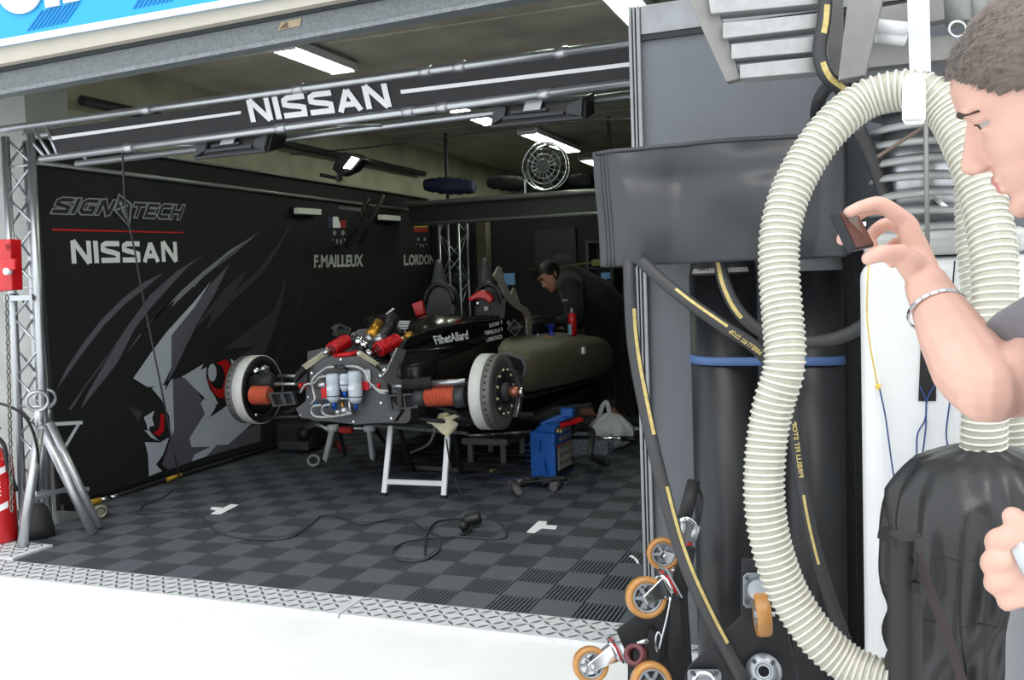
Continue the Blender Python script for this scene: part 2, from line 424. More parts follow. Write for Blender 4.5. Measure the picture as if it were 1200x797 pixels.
G1 = mat('print_mid_grey', (96, 94, 104), .6, 0, 0); G2 = mat('print_light_grey', (188, 195, 206), .55, 0, 0); G3 = mat('print_dark_grey', (58, 57, 64), .6, 0, 0)
G4 = mat('print_charcoal', (38, 38, 43), .6, 0, 0); GB = mat('print_black', (14, 14, 16), .6, 0, 0); GR = mat('print_red', (190, 20, 28), .5, 0, 0); GG = mat('print_soft_grey', (136, 138, 142), .55, 0, 0)
art = [
 (c4, 1, G1, [(210, 725), (250, 640), (310, 550), (380, 460), (460, 380), (540, 320), (610, 285), (560, 330), (470, 400), (390, 480), (320, 570), (255, 660)]),
 (c4, 1, G1, [(255, 797), (330, 690), (420, 570), (480, 480), (560, 370), (660, 280), (765, 215), (700, 265), (640, 330), (560, 420), (500, 500), (470, 560), (440, 620), (300, 797), (330, 730), (400, 610), (440, 545), (380, 630), (320, 710), (268, 797)]),
 (c4, 1, GG, [(470, 590), (520, 520), (600, 430), (680, 350), (760, 280), (860, 200), (955, 145), (880, 210), (800, 270), (740, 320), (690, 366), (640, 415), (655, 385), (560, 470), (505, 545)]),
 (c8, 1, GG, [(-15, 395), (100, 300), (200, 200), (350, 100), (250, 180), (150, 250), (60, 320), (-15, 410)]),
 (c4, 2, G2, [(498, 680), (560, 590), (620, 510), (720, 400), (790, 315), (730, 410), (640, 520), (640, 640), (610, 705), (585, 712), (550, 712)]),
 (c4, 1, G1, [(640, 520), (730, 408), (790, 325), (855, 255), (800, 370), (740, 470), (690, 570), (650, 655), (620, 705), (640, 640)]),
 (c8, 1, G3, [(50, 650), (110, 480), (170, 400), (285, 310), (210, 430), (330, 320), (420, 210), (530, 40), (460, 180), (380, 310), (290, 400), (200, 480), (120, 570)]),
 (c8, 1, G3, [(-10, 620), (60, 540), (130, 445), (90, 540), (0, 625)]),
 (c8, 1, G3, [(150, 750), (290, 640), (430, 530), (500, 330), (475, 480), (420, 660), (350, 830), (240, 830), (235, 790), (330, 730)]),
 (c8, 1, G4, [(400, 840), (470, 690), (540, 560), (585, 420), (560, 560), (500, 700), (440, 840)]),
 (c8, 1, G4, [(700, 500), (800, 450), (900, 410), (1000, 395), (1150, 388), (1000, 402), (900, 420), (800, 462)]),
 (c7, 1, G1, [(597, 270), (650, 262), (700, 300), (745, 372), (735, 400), (752, 440), (680, 560), (690, 605), (760, 600), (800, 595), (870, 592), (930, 530), (1030, 480), (1030, 575), (800, 640), (690, 675), (575, 718), (540, 690), (560, 620), (588, 556), (605, 520)]),
 (c7, 2, G2, [(495, 315), (545, 298), (597, 268), (605, 520), (590, 556), (580, 450), (545, 375)]),
 (c7, 3, G2, [(680, 560), (755, 440), (735, 390), (752, 365), (810, 405), (785, 455), (868, 398), (925, 470), (985, 490), (870, 592), (815, 594), (762, 650), (690, 675), (705, 640), (785, 602), (690, 605)]),
 (c7, 2, G2, [(640, 260), (750, 195), (715, 262), (700, 250), (662, 268)]),
 (c7, 3, G2, [(660, 268), (765, 210), (770, 280), (820, 390), (800, 405), (700, 310)]),
 (c7, 4, GB, [(765, 200), (815, 178), (875, 170), (900, 220), (880, 300), (858, 368), (818, 372), (780, 320), (762, 262)]),
 (c7, 5, GR, [(810, 190), (862, 172), (892, 215), (875, 290), (855, 362), (822, 362), (790, 322), (765, 262), (800, 312), (838, 322), (856, 260), (842, 208)]),
 (c7, 6, G2, [(768 + 24 + 21 * math.cos(2 * PI * k / 16), 238 + 44 * math.sin(2 * PI * k / 16)) for k in range(16)]),
 (c7, 6, G2, [(880, 168), (915, 190), (892, 212)]),
 (c7, 3, G2, [(455, 458), (508, 425), (496, 462), (507, 500), (486, 502), (480, 520), (500, 545), (532, 576), (490, 556), (458, 520), (476, 524), (468, 490)]),
 (c7, 4, GR, [(535, 440), (556, 442), (556, 520), (532, 552), (500, 535), (525, 522), (537, 490)]),
 (c7, 3, G2, [(460, 580), (535, 582), (580, 556), (552, 640), (515, 690), (545, 722), (480, 748), (476, 640)]),
 (c7, 4, GB, [(495, 622), (545, 580), (520, 600)]), (c7, 4, GB, [(580, 556), (588, 560), (545, 690), (575, 716), (530, 700)]),
 (c7, 4, GB, [(545, 298), (590, 270), (560, 330), (565, 300)]), (c7, 4, GB, [(768, 470), (830, 398), (800, 425)]),
 (c7, 2, G3, [(378, 405), (450, 427), (432, 488)]),
]
bymat = {}
for ai_, (cf_, lay, m_, pts) in enumerate(art):
    bymat.setdefault(m_.name, (MB(), m_))
    mb_ = bymat[m_.name][0]; ps = [W(cf_(*p), .001 * lay + .001 + .00003 * ai_) for p in pts]
    bmt = bmesh.new(); f_ = bmt.faces.new([bmt.verts.new(p) for p in ps]); f_.normal_update(); r_ = bmesh.ops.triangulate(bmt, faces=[f_])
    bmt.verts.index_update(); mb_.add([v.co.copy() for v in bmt.verts], [tuple(v.index for v in f.verts) for f in bmt.faces]); bmt.free()
nm = {'print_mid_grey': 'mid_grey_artwork', 'print_light_grey': 'light_grey_artwork', 'print_dark_grey': 'dark_grey_artwork', 'print_charcoal': 'charcoal_artwork', 'print_black': 'black_artwork', 'print_red': 'red_artwork', 'print_soft_grey': 'soft_grey_artwork'}
for k_, (mb_, m_) in bymat.items(): mb_.build(nm[k_], m_, wp, recalc=False)
def qW(bl, br, tr, tl, l=.003): return [W(bl, l), W(br, l), W(tr, l), W(tl, l)]
lw = MB(); word(lw, 'NISSAN', qW((84, 309), (208.5, 306.5), (207, 283.5), (82, 281.8)), .24, .12); lw.build('lettering', white_vinyl, wp, recalc=False)
ln = MB(); poly(ln, qW((61, 270.4), (215, 273.4), (215, 272.0), (61, 267.8))); ln.build('red_line', GR, wp, recalc=False)
q1 = qW((61.5, 250), (130, 252.4), (134, 234.8), (65, 231.2)); q2 = qW((153, 254.5), (211.5, 257.5), (214.5, 240.5), (155.5, 237.5))
for g_, l_, m_, n_ in ((.07, .004, grey_print, 'lettering_outline'), (-.02, .006, GB, 'lettering_fill')):
    o_ = MB()
    for t_, q_ in (('SIGN', q1), ('TECH', q2)): word(o_, t_, [p + V((l_, 0, 0)) for p in q_], .26, .16, shear=.25, grow=g_)
    o_.build(n_, m_, wp, recalc=False)
em = MB(); dia = [(133, 246), (139, 226.5), (155, 238.8), (152, 267)]; cxm, cym = 144.5, 244.5
poly(em, [W(p, .009) for p in dia]); poly(em, [W((cxm + (p[0] - cxm) * .8, cym + (p[1] - cym) * .84), .011) for p in dia], mi=1)
for cx_, cy_, rx, ry, an in ((141.5, 238.5, 1.8, 3.4, -.3), (147.5, 241.5, 3.4, 1.5, -.4), (143.5, 243.5, 1.9, 1.7, 0), (138.8, 245, 3.2, 1.3, -.4), (144.3, 247, 2.1, 1.7, .3), (145.6, 250.4, 2.0, 1.2, .3), (146.6, 253.2, 1.7, 1.0, .3), (147.2, 255.8, 1.0, .9, .3)):
    poly(em, [W((cx_ + rx * math.cos(u) * math.cos(an) - ry * math.sin(u) * math.sin(an), cy_ + rx * math.cos(u) * math.sin(an) + ry * math.sin(u) * math.cos(an)), .013) for u in [2 * PI * k / 12 for k in range(12)]])
em.build('bee_emblem', [grey_print, GB], wp, recalc=False)
nm_ = MB(); typed(nm_, 'F.MAILLEUX', qW((368, 314), (425.5, 312.5), (425.5, 298.6), (368, 298.7)), bold=.035)
typed(nm_, 'L.ORDONEZ', qW((473.4, 311.5), (518, 309), (518, 298.5), (473.4, 298.3)), bold=.035); nm_.build('driver_names', mat('name_print', (205, 205, 200), .5, 0, 0), wp, recalc=False)
fl = MB()
fq = lambda a, b, c, d: [W((a, d), .003), W((c, d), .003), W((c, b), .003), (W((a, b), .003))]
poly(fl, fq(384, 254, 390, 267), mi=0); poly(fl, [W((390, 254), .003), W((396, 254), .003), W((399, 263), .003), W((399, 267), .003), W((390, 267), .003)], mi=1); poly(fl, fq(399, 258, 406, 267), mi=2)
poly(fl, fq(485, 249, 501, 257), mi=2); poly(fl, fq(485, 257, 501, 266.5), mi=3); poly(fl, fq(485, 266.5, 501, 272), mi=2)
for ox, oy, s_ in ((397, 278, 1), (494, 284, .75)):
    for dx, dy, ww, hh in ((-5 * s_, -5 * s_, 2 * s_, 3 * s_), (5 * s_, -5 * s_, 2 * s_, 3 * s_), (-2 * s_, 5 * s_, 1.2 * s_, 3 * s_), (2.5 * s_, 5 * s_, 1.2 * s_, 3 * s_), (-7 * s_, 3 * s_, 1 * s_, 1.5 * s_), (7 * s_, 3 * s_, 1 * s_, 1.5 * s_)):
        poly(fl, [W((ox + dx + ww * math.cos(u), oy + dy + hh * math.sin(u)), .003) for u in [2 * PI * k / 10 for k in range(10)]], mi=4)
fl.build('flags_and_marks', [mat('print_navy', (24, 30, 70), .5, 0, 0), white_vinyl, mat('print_dull_red', (150, 24, 30), .5, 0, 0), mat('print_yellow', (190, 170, 40), .5, 0, 0), grey_print], wp, recalc=False)
dm = MB()
D1 = [(389, 392), (397, 379), (412, 385), (405, 398)]
poly(dm, [W(p, .003) for p in D1]); poly(dm, [W((400.7 + (p[0] - 400.7) * .78, 388.5 + (p[1] - 388.5) * .78), .005) for p in D1], mi=1); poly(dm, [W(p, .005) for p in ((388, 384), (394, 379.5), (397, 383), (391, 388))])
typed(dm, 'SIGNA', qW((393, 393), (408, 390), (407, 384), (392, 388), .007)); dm.build('diamond_emblem', [grey_print, GB], wp, recalc=False)
# slit light reflections on the panel are glowing bars, built further down
# ================================================================ banner truss and corner column
YT = 4.0
ct = thing('corner_truss', (-4.5, YT + .12, 0), 'silver lattice truss column standing left of the garage opening', 'truss')
tl = atY(38, 186, YT); tb = atZ(75, 612, 0); tb.y = YT
tubes = []
for dx, dy in ((0, 0), (-.2, 0), (-.24, .18)):
    p0 = V((tb.x + dx, YT + dy, .015)); p1 = V((tl.x + dx, YT + dy, 2.30)); tubes.append((p0, p1))
    MB().cyl(p0, p1, .0235, n=12).build('main_tube', alu, ct)
br = []
def zig(pa, pb, n, r=.0075, rungs=True):
    (a0, a1), (b0, b1) = pa, pb
    for k in range(n):
        t0, t1 = k / n, (k + 1) / n
        s0, s1 = (a0.lerp(a1, t0), b0.lerp(b1, t1)) if k % 2 == 0 else (b0.lerp(b1, t0), a0.lerp(a1, t1))
        MB().cyl(s0, s1, r, n=6).build('brace', alu, ct)
        if rungs and k % 4 == 3: MB().cyl(a0.lerp(a1, t1), b0.lerp(b1, t1), r, n=6).build('brace', alu, ct)
zig(tubes[0], tubes[1], 13); zig(tubes[0], tubes[2], 13); zig(tubes[1], tubes[2], 13, rungs=False)
MB().bb((tb.x - .29, YT - .05, 0), (tb.x + .05, YT + .29, .015)).build('base_plate', steel, ct)
MB().box((tb.x - .06, YT - .04, 1.36), (.22, .02, .03)).build('clamp_bar', steel, ct)
bt = thing('banner_truss', atY(400, 130, YT), 'long black NISSAN banner on twin silver tubes across the opening', 'banner')
a0, a1 = atY(0, 152, YT), atY(757, 48, YT); c0, c1 = atY(60, 185, YT), atY(757, 95, YT)
def exl(p, q, x): return p + (q - p) * ((x - p.x) / (q.x - p.x))
XR2 = -.45
for (p, q, xs) in ((a0, a1, -4.72), (c0, c1, -4.40)):
    for dy in (0, .26): MB().cyl(exl(p, q, xs) + V((0, dy, 0)), exl(p, q, XR2) + V((0, dy, 0)), .022, n=12).build('main_tube', alu, bt)
b = MB(); e = .0
L0, L1, L2, L3 = atY(66, 181, YT), atY(757, 92, YT), atY(757, 52, YT), atY(54, 152, YT)
L1, L2 = exl(L0, L1, XR2), exl(L3, L2, XR2)
b.prism([L0, L1, L2, L3], (0, .01, 0)); bd = b.build('banner_board', mat('black_banner', (44, 43, 46), .6, 0, .06, 10), bt)
qb = lambda pts, d=-.004: [atY(x, y, YT + d) for x, y in pts]
st = MB(); st.prism(qb(((58, 164.5), (282, 133.5), (282, 130), (57, 160.5))), (0, .002, 0)); st.build('white_stripe', white_vinyl, bt)
st = MB(); r1 = qb(((470, 110), (757, 75.5), (757, 70.5), (469, 105.5))); r1[1] = exl(r1[0], r1[1], XR2); r1[2] = exl(r1[3], r1[2], XR2); st.prism(r1, (0, .002, 0)); st.build('white_stripe', white_vinyl, bt)
word(lw := MB(), 'NISSAN', qb(((294, 143.5), (459.5, 125), (453, 97.5), (288, 117.5)), -.006), .24, .12); lw.build('lettering', white_vinyl, bt, recalc=False)
for x in (150, 330, 480, 520, 640):     # bolted clamps and couplers
    p = exl(c0, c1, atY(x, 150, YT).x); MB().cyl(p - V((.03, 0, 0)), p + V((.03, 0, 0)), .027, n=10).build('tube_coupler', steel, bt)
    p = exl(a0, a1, atY(x + 20, 100, YT).x); MB().cyl(p - V((.03, 0, 0)), p + V((.03, 0, 0)), .027, n=10).build('tube_coupler', steel, bt)
pe = exl(a0, a1, -4.45); pf = exl(c0, c1, -4.32)
for dx in (0, -.09, .1): MB().cyl(pe + V((dx, 0, 0)), pf + V((dx * .5, 0, 0)), .009, n=6).build('brace', alu, bt)
MB().cyl(pe + V((0, .26, 0)), pf + V((0, .26, 0)), .009, n=6).build('brace', alu, bt)
for x in (-3.6, -2.6, -1.6): MB().cyl(exl(c0, c1, x), exl(c0, c1, x + .3) + V((0, .26, 0)), .009, n=6).build('brace', alu, bt)
# flood lamps hanging under the banner
def hang_lamp(q, label):
    p = [atY(x, y, YT + .06) for x, y in q]; c = sum(p, V()) / 4
    t = thing('hanging_floodlight', c, label, 'floodlight', 'floodlights under the banner')
    u = p[1] - p[0]; d = V((0, .16, .05))
    # shallow tilted tray with a raised reflector rib
    MB().hexa([p[0], p[1], p[1] + d, p[0] + d, p[3], p[2], p[2] + d * .8, p[3] + d * .8]).build('housing', blkp, t, bevel=.006)
    f = lambda a, v, o=0: bil(p, a, v) + V((0, -.006 - o, 0))
    for (u0, v0, u1, v1, n_) in ((.02, .03, .98, .12, 'rim'), (.02, .86, .98, .96, 'rim'), (.14, .28, .78, .42, 'reflector_bar'), (.22, .5, .6, .62, 'reflector_bar')):
        MB().prism([f(u0, v0), f(u1, v0), f(u1, v1), f(u0, v1)], (0, -.014, 0)).build(n_, dkgrey, t)
    MB().prism([f(.03, .12), f(.16, .4), f(.16, .8), f(.03, .9)], (0, -.02, 0)).build('side_cheek', dkgrey, t); MB().prism([f(.97, .12), f(.82, .3), f(.82, .62), f(.97, .9)], (0, -.02, 0)).build('side_cheek', dkgrey, t)
    k = .44
    MB().prism([f(k - .08, .55, .02), f(k + .1, .55, .02), f(k + .12, 1.05, .02), f(k - .06, 1.05, .02)], (0, -.005, 0)).build('bracket_plate', mat('perforated_plate', (170, 172, 172), .4, .6), t)
    MB().cyl(f(k, .95, .03), f(k, 1.35, .0), .012, n=8).build('hook_clamp', steel, t)
hang_lamp(((228, 188), (314, 179), (321, 152), (234, 163)), 'black floodlight hanging under the banner left of the NISSAN lettering')
hang_lamp(((574, 151), (686, 140), (688, 112), (579, 122)), 'black floodlight hanging under the banner towards its right end')
# fluorescent ceiling lights (tubes run into the garage)
glow = mat('fluorescent_glow', (244, 255, 236), .5, 0, 0, emit=26.0)
def strip_light(x, y0, y1, label, wd=.19):
    t = thing('strip_light', (x, (y0 + y1) / 2, ZC - .09), label, 'ceiling light', 'fluorescent strips on the garage ceiling')
    MB().bb((x - wd / 2, y0, ZC - .05), (x + wd / 2, y1, ZC)).build('housing', mat('lamp_housing', (150, 152, 146), .5), t, bevel=.004)
    for k in (-.05, .05): MB().cyl((x + k, y0 + .03, ZC - .066), (x + k, y1 - .03, ZC - .066), .018, n=10).build('tube', glow, t)
    for yy in (y0 + .01, y1 - .03): MB().bb((x - wd / 2, yy, ZC - .09), (x + wd / 2, yy + .02, ZC - .05)).build('end_cap', white, t)
    MB().bb((x - wd / 2 - .012, y0, ZC - .08), (x - wd / 2, y1, ZC - .03)).build('side_reflector', white, t); MB().bb((x + wd / 2, y0, ZC - .08), (x + wd / 2 + .012, y1, ZC - .03)).build('side_reflector', white, t)
for (pa, pb, lb_) in (((322, 54), (414, 82), 'fluorescent strip light on the ceiling nearest the concrete wall, between beam and banner'),
                      ((520, 123), (573, 145), 'fluorescent strip light on the ceiling just left of the right-hand hanging floodlight'),
                      ((614, 155), (662, 178), 'fluorescent strip light on the ceiling directly above the fan'),
                      ((683, 186), (700, 194), 'farthest fluorescent strip light, its end showing beside the black tarpaulin')):
    p, q = atZ(*pa, ZC - .07), atZ(*pb, ZC - .07); strip_light(p.x + .02, p.y + .03, q.y, lb_)
p, q = atZ(726, -6, ZC - .07), atZ(748, 38, ZC - .07); strip_light(p.x, p.y - .8, q.y, 'bright fluorescent strip light on the ceiling near the grey partition top')

# ================================================================ left pier: alarm box, extinguisher, chain
YP = 3.60
t = thing('alarm_box', atY(8, 325, YP), 'tall red alarm box with a white round button on the left truss edge', 'alarm box')
q = [atY(*p, YP - .05) for p in ((-14, 343), (14, 340), (12, 280), (-14, 281))]
MB().prism(q, (0, .07, 0)).build('housing', red, t, bevel=.006)
q = [atY(*p, YP - .075) for p in ((0, 318), (17, 316), (17, 303), (0, 304))]; MB().prism(q, (0, .03, 0)).build('button_block', red, t, bevel=.008)
p = atY(12, 318, YP - .055); MB().cyl(p, p + V((0, -.03, 0)), .018, n=16).build('button', white, t)
mk = MB(); typed(mk, 'W', [atY(*k, YP - .053) for k in ((6, 294), (13, 293), (13, 285), (6, 286))]); mk.build('printed_mark', mat('dark_red_print', (120, 10, 14), .5, 0, 0), t, recalc=False)
ex = atZ(0, 640, 0); ex = V((ex.x - .02, ex.y + .02, 0))
t = thing('fire_extinguisher', (ex.x, ex.y, .022), 'red fire extinguisher with white label band standing at far left', 'fire extinguisher')
R_ = .093
MB().lathe((ex.x, ex.y, .022), (0, 0, 1), [(R_ * .9, 0), (R_ * .96, .012), (R_ * .96, .04), (R_, .05), (R_, .40), (R_ * .93, .45), (R_ * .7, .49), (R_ * .4, .515), (.03, .53), (.03, .56)], 28).build('cylinder', red, t)
def wrap(z0, z1, s0, s1, tilt, r, n=14):
    g = MB(); g.grid(lambda u, v: (ex.x + r * math.sin(s0 + (s1 - s0) * u), ex.y - r * math.cos(s0 + (s1 - s0) * u), z0 + (z1 - z0) * v + tilt * (u - .5)), n, 1); return g
wrap(.19, .225, -.4, 1.45, .06, R_ + .002).build('label_band', white_vinyl, t); wrap(.385, .42, -.4, 1.45, .06, R_ + .0005).build('label_band', white_vinyl, t)
for k in range(4): wrap(.27 + k * .022, .277 + k * .022, -.3, 1.1, .04, R_ + .002).build('label_line', white_vinyl, t)
sg = MB(); typed(sg, 'EX', [V((ex.x + (R_ + .003) * math.sin(a), ex.y - (R_ + .003) * math.cos(a), z)) for a, z in ((.5, .405), (1.1, .415), (1.1, .435), (.5, .425))]); sg.build('lettering', mat('dark_red_print', (120, 10, 14), .5, 0, 0), t, recalc=False)
MB().bb((ex.x - .02, ex.y - .05, .56 + .02), (ex.x + .02, ex.y + .03, .63)).build('valve_head', blkp, t, bevel=.005)
MB().tube(spline([(ex.x, ex.y - .04, .6), (ex.x + .07, ex.y - .06, .63), (ex.x + .115, ex.y - .03, .57), (ex.x + .12, ex.y - .02, .46), (ex.x + .1, ex.y + .04, .3)], 6), .012, 8).build('hose', rubber, t)
MB().bar((ex.x - .01, ex.y, .63), (ex.x + .1, ex.y - .04, .66), .02, .012).build('lever', blkp, t)
# chain
t = thing('chain', atY(8, 385, YP - .09), 'grey steel link chain hanging beside the red fire extinguisher', 'chain')
p0, p1 = atY(8, 345, YP - .08), atY(14, 600, YP - .08); n_ = 30
def link(mb, c, d, side, ln=.03, r=.0042):
    a = d * (ln / 2); s_ = side * .009; pts = []
    for k in range(12):
        q = 2 * PI * k / 12; pts.append(c + a * math.cos(q) * 1.25 + s_ * math.sin(q))
    return mb.tube(pts, r, 5, closed=True)
d = (p1 - p0).normalized()
for k in range(n_):
    sd = V((1, 0, 0)) if k % 2 else V((0, 1, 0)); link(MB(), p0.lerp(p1, (k + .5) / n_), d, sd).build('chain_link', mat('chain_steel', (120, 118, 112), .45, .8), t)
MB().tube([p0 + V((0, .05, 0)), p0], .006, 6).build('hook', steel, t)
# cable on the pier and small brackets on the truss
MB().tube(spline([atY(-20, 470, 3.58), atY(10, 476, 3.56), atY(32, 492, 3.6), atY(44, 528, 3.68), atY(44, 575, 3.8)], 8), .008, 8).build('looped_cable', rubber, None, 'black cable curving off the left pier behind the stainless stand', 'cable')
# stainless tripod stand with two collars
t = thing('tripod_stand', atZ(65, 625, 0), 'stainless steel tubular stand with twin round collars, splayed legs and crossbar', 'stand')
def P(x, y, d): return atD(x, y, d)
f1, f2, f3 = atZ(26, 641, .022), atZ(109, 626, .01), atZ(116, 620, .01)
dd = lambda p: (RW.transposed() @ (p - CO)).z
d1, d2, d3 = dd(f1), dd(f2), dd(f3)
tA, tB = P(45, 492, d2 - .1), P(55, 488, d3 + .1)
MB().cyl(f1, P(46, 503, d1 + .15), .026, n=16).build('leg', steel, t); MB().cyl(f2, P(49, 500, d2 + .02), .026, n=16).build('leg', steel, t)
MB().cyl(f3, P(58, 496, d3 + .06), .026, n=16).build('leg', steel, t); MB().cyl(P(40, 610, d1 + .55), P(50, 515, d1 + .3), .022, n=14).build('leg', steel, t)
for (x, y, d_, xs) in ((44, 470, d2 + .03, 0), (53, 467, d3 + .12, 0)):
    c = P(x, y, d_); ax = (c - CO).normalized(); ax = V((ax.x, ax.y, .15)).normalized()
    MB().lathe(c - ax * .02, ax, [(.062, 0), (.062, .045), (.048, .045), (.048, 0)], 28, closed=True).build('collar', steel, t)
    MB().cyl(P(x + 1, y + 11, d_), P(x + 3, y + 32, d_ + .02), .024, n=14).build('collar_stem', steel, t)
MB().bar(P(38, 585, d1 + .2), P(78, 573, d2 + .1), .022, .022).build('crossbar', alu, t); MB().bar(P(42, 578, d1 + .35), P(104, 573, d2 + .3), .022, .022).build('crossbar', alu, t)
MB().bar(P(62, 497, d3 + .15), P(96, 495, d3 + .25), .035, .02).build('rest_bar', alu, t); MB().bar(P(92, 497, d3 + .25), P(74, 528, d3 + .2), .014, .014).build('rest_strut', alu, t)
# black rubber boot, yellow coupler and air line
p = atZ(46, 629, .012); q = MB(); q.lathe(p, (0, 0, 1), [(.085, 0), (.08, .06), (.055, .16), (.03, .19)], 18); q.build('rubber_boot', rubber, None, 'dark rubber cone standing on the floor behind the stainless stand', 'rubber foot')
c = atZ(118, 606, .012) + V((0, 0, .035))
t = thing('hose_coupler', c - V((0, 0, .035)), 'round steel hose coupling lying on the floor beside the stainless stand', 'coupling')
ax = V((.75, -.55, .12)).normalized()
MB().lathe(c - ax * .03, ax, [(.034, 0), (.045, .01), (.045, .05), (.036, .062), (.024, .062), (.024, .02)], 22).build('steel_ring', mat('worn_steel', (140, 136, 124), .4, .8), t)
MB().cyl(c - ax * .2, c - ax * .03, .026, n=14).build('yellow_sleeve', mat('yellow_sleeve', (190, 150, 40), .5), t, label='yellow sleeve')
MB().lathe(c - ax * .12 , ax, [(.034, 0), (.034, .02)], 16).build('collar', blkp, t)
s0 = atZ(103, 590, .03)
t = thing('air_line', s0, 'black air line with yellow sleeve and steel fittings along the printed wall', 'hose')
pts = [s0, atZ(118, 586, .03), atZ(140, 580, .03), atZ(190, 563, .035), atZ(240, 548, .035), atZ(330, 520, .035)]
MB().tube(spline(pts, 8), .012, 8).build('line', rubber, t)
MB().cyl(atZ(100, 591, .03), atZ(117, 586.5, .03), .021, n=12).build('yellow_grip', mat('yellow_sleeve', (190, 150, 40), .5), t, label='yellow grip'); MB().cyl(atZ(118, 586, .03), atZ(127, 584, .03), .017, n=12).build('fitting', chrome, t); MB().cyl(atZ(129, 583, .03), atZ(140, 580.5, .03), .015, n=12).build('fitting', chrome, t)
MB().cyl(atZ(196, 562, .035), atZ(212, 556.5, .035), .015, n=12).build('tape_wrap', mat('yellow_sleeve', (190, 150, 40), .5), t)
# thin black cable hanging in front of the printed wall and running over the floor
pts = [atY(143, 172, 4.05), atY(147, 240, 4.25), atY(157, 290, 4.35), atY(170, 360, 4.5), atY(186, 440, 4.6), atY(198, 500, 4.75), atY(206, 540, 4.85), atZ(209, 562, .02), atZ(196, 580, .018), atZ(168, 592, .018), atZ(166, 602, .018), atZ(200, 600, .018), atZ(232, 603, .018), atZ(243, 614, .018), atZ(262, 626, .018), atZ(300, 632, .018), atZ(340, 630, .018), atZ(365, 614, .018), atZ(376, 605, .018), atZ(395, 604, .018), atZ(420, 614, .018), atZ(440, 612, .018), atZ(470, 607, .018), atZ(495, 618, .018), atZ(512, 630, .018), atZ(514, 645, .018), atZ(495, 657, .018), atZ(468, 656, .018), atZ(460, 645, .018), atZ(480, 634, .018), atZ(530, 629, .018), atZ(580, 632, .018), atZ(594, 627, .018), atZ(585, 612, .018), atZ(560, 597, .018), atZ(545, 585, .02), atZ(532, 560, .12), atZ(526, 535, .30), atZ(523, 515, .42)]
MB().tube(spline(pts, 6), .0055, 6).build('power_cable', mat('grey_cable', (58, 60, 62), .5), None, 'long thin grey cable hanging by the printed wall and looping over tiles', 'cable')
pts = [atZ(498, 650, .018), atZ(500, 628, .018), atZ(512, 612, .018), atZ(540, 608, .018), atZ(553, 615, .03), atZ(546, 626, .018), atZ(520, 630, .018), atZ(502, 622, .018)]
t = thing('plug_lead', atZ(548, 622, .012), 'short black lead with round black plug in the middle of the floor', 'plug')
MB().tube(spline(pts, 6), .006, 6).build('lead', rubber, t)
c = atZ(555, 618, .012) + V((0, 0, .035)); MB().lathe(c - V((.05, .02, 0)), (.9, .4, .2), [(.018, 0), (.035, .02), (.035, .08), (.03, .1)], 16).build('plug_body', blkp, t)
c = atZ(546, 626, .012) + V((0, 0, .03)); MB().lathe(c, (-.2, -.5, .8), [(.026, 0), (.026, .03), (.012, .05)], 14).build('plug_body', blkp, t)
# white tape marks
def tmark(pts_list, label):
    mb = MB()
    for ps in pts_list: mb.prism([atZ(x, y, .0135) for x, y in ps], (0, 0, .0015))
    return mb
mb = tmark(None or [((246, 602), (271, 596), (280, 591), (276, 590), (256, 598), (247, 600))], '')
MB().prism([atZ(x, y, .0135) for x, y in ((247, 602.5), (258, 603), (279.5, 592), (271, 591), (258, 597), (260, 595), (248, 594.5), (246.5, 597), (254, 598.5))], (0, 0, .002)).build('tape_mark', white_vinyl, None, 'white T-shaped tape mark on the tiles nearest the printed wall', 'tape mark', 'tape marks on the floor')
MB().prism([atZ(x, y, .0135) for x, y in ((617, 624), (626, 625), (635, 619.5), (651, 620.5), (653, 616.5), (640, 615.5), (641, 611.5), (631, 611))], (0, 0, .002)).build('tape_mark', white_vinyl, None, 'white T-shaped tape mark on the tiles below the blue charger', 'tape mark', 'tape marks on the floor')
MB().prism([atZ(x, y, .0135) for x, y in ((737, 652), (741, 651), (748, 657), (749, 661), (746, 660), (743, 655))], (0, 0, .002)).build('paper_scrap', white_vinyl, None, 'thin white curl of tape on tiles beside the grey partition', 'scrap')
# ================================================================ race car on stands (nose and wheels off)
car = thing('race_car', (-3.05, 6.2, 0), 'black open-cockpit race car without nose or wheels, raised on stands', 'race car')
YB, YA = 5.04, 5.22
paint = mat('gloss_black_paint', (22, 22, 24), .22, 0, .05, 8, coat=.5)
satin = mat('satin_grey_composite', (84, 85, 88), .45, .1, .15, 50)
olive = mat('bare_olive_composite', (98, 92, 76), .5, .05, .12, 14)
# --- tub: lofted along the car
def sec(y, x0, x1, z0, z1, ch=.12, n=3):
    w_, h_ = x1 - x0, z1 - z0; c = min(ch, w_ * .45, h_ * .45); out = []
    for (cx_, cz_, a0_) in ((x1 - c, z0 + c, -90), (x1 - c, z1 - c, 0), (x0 + c, z1 - c, 90), (x0 + c, z0 + c, 180)):
        for k in range(n + 1):
            a = math.radians(a0_ + 90 * k / n); out.append((cx_ + c * math.cos(a), y, cz_ + c * math.sin(a)))
    return out
zt = lambda px, py, x: atX(px, py, x)
tub = MB()
def S(y, x0, x1, z0, z1, ch): return sec(y, x0, x1, z0, z1, ch)
tub.loft([S(5.07, -3.42, -2.66, .49, .86, .05), S(5.45, -3.52, -2.58, .46, .93, .08), S(5.9, -3.58, -2.50, .45, 1.0, .10), S(6.4, -3.6, -2.48, .44, 1.06, .10), S(6.95, -3.6, -2.48, .44, 1.08, .1), S(8.0, -3.5, -2.6, .44, 1.02, .1), S(8.6, -3.4, -2.7, .5, .9, .1)])
tub.build('tub', paint, car)
XS = -2.47
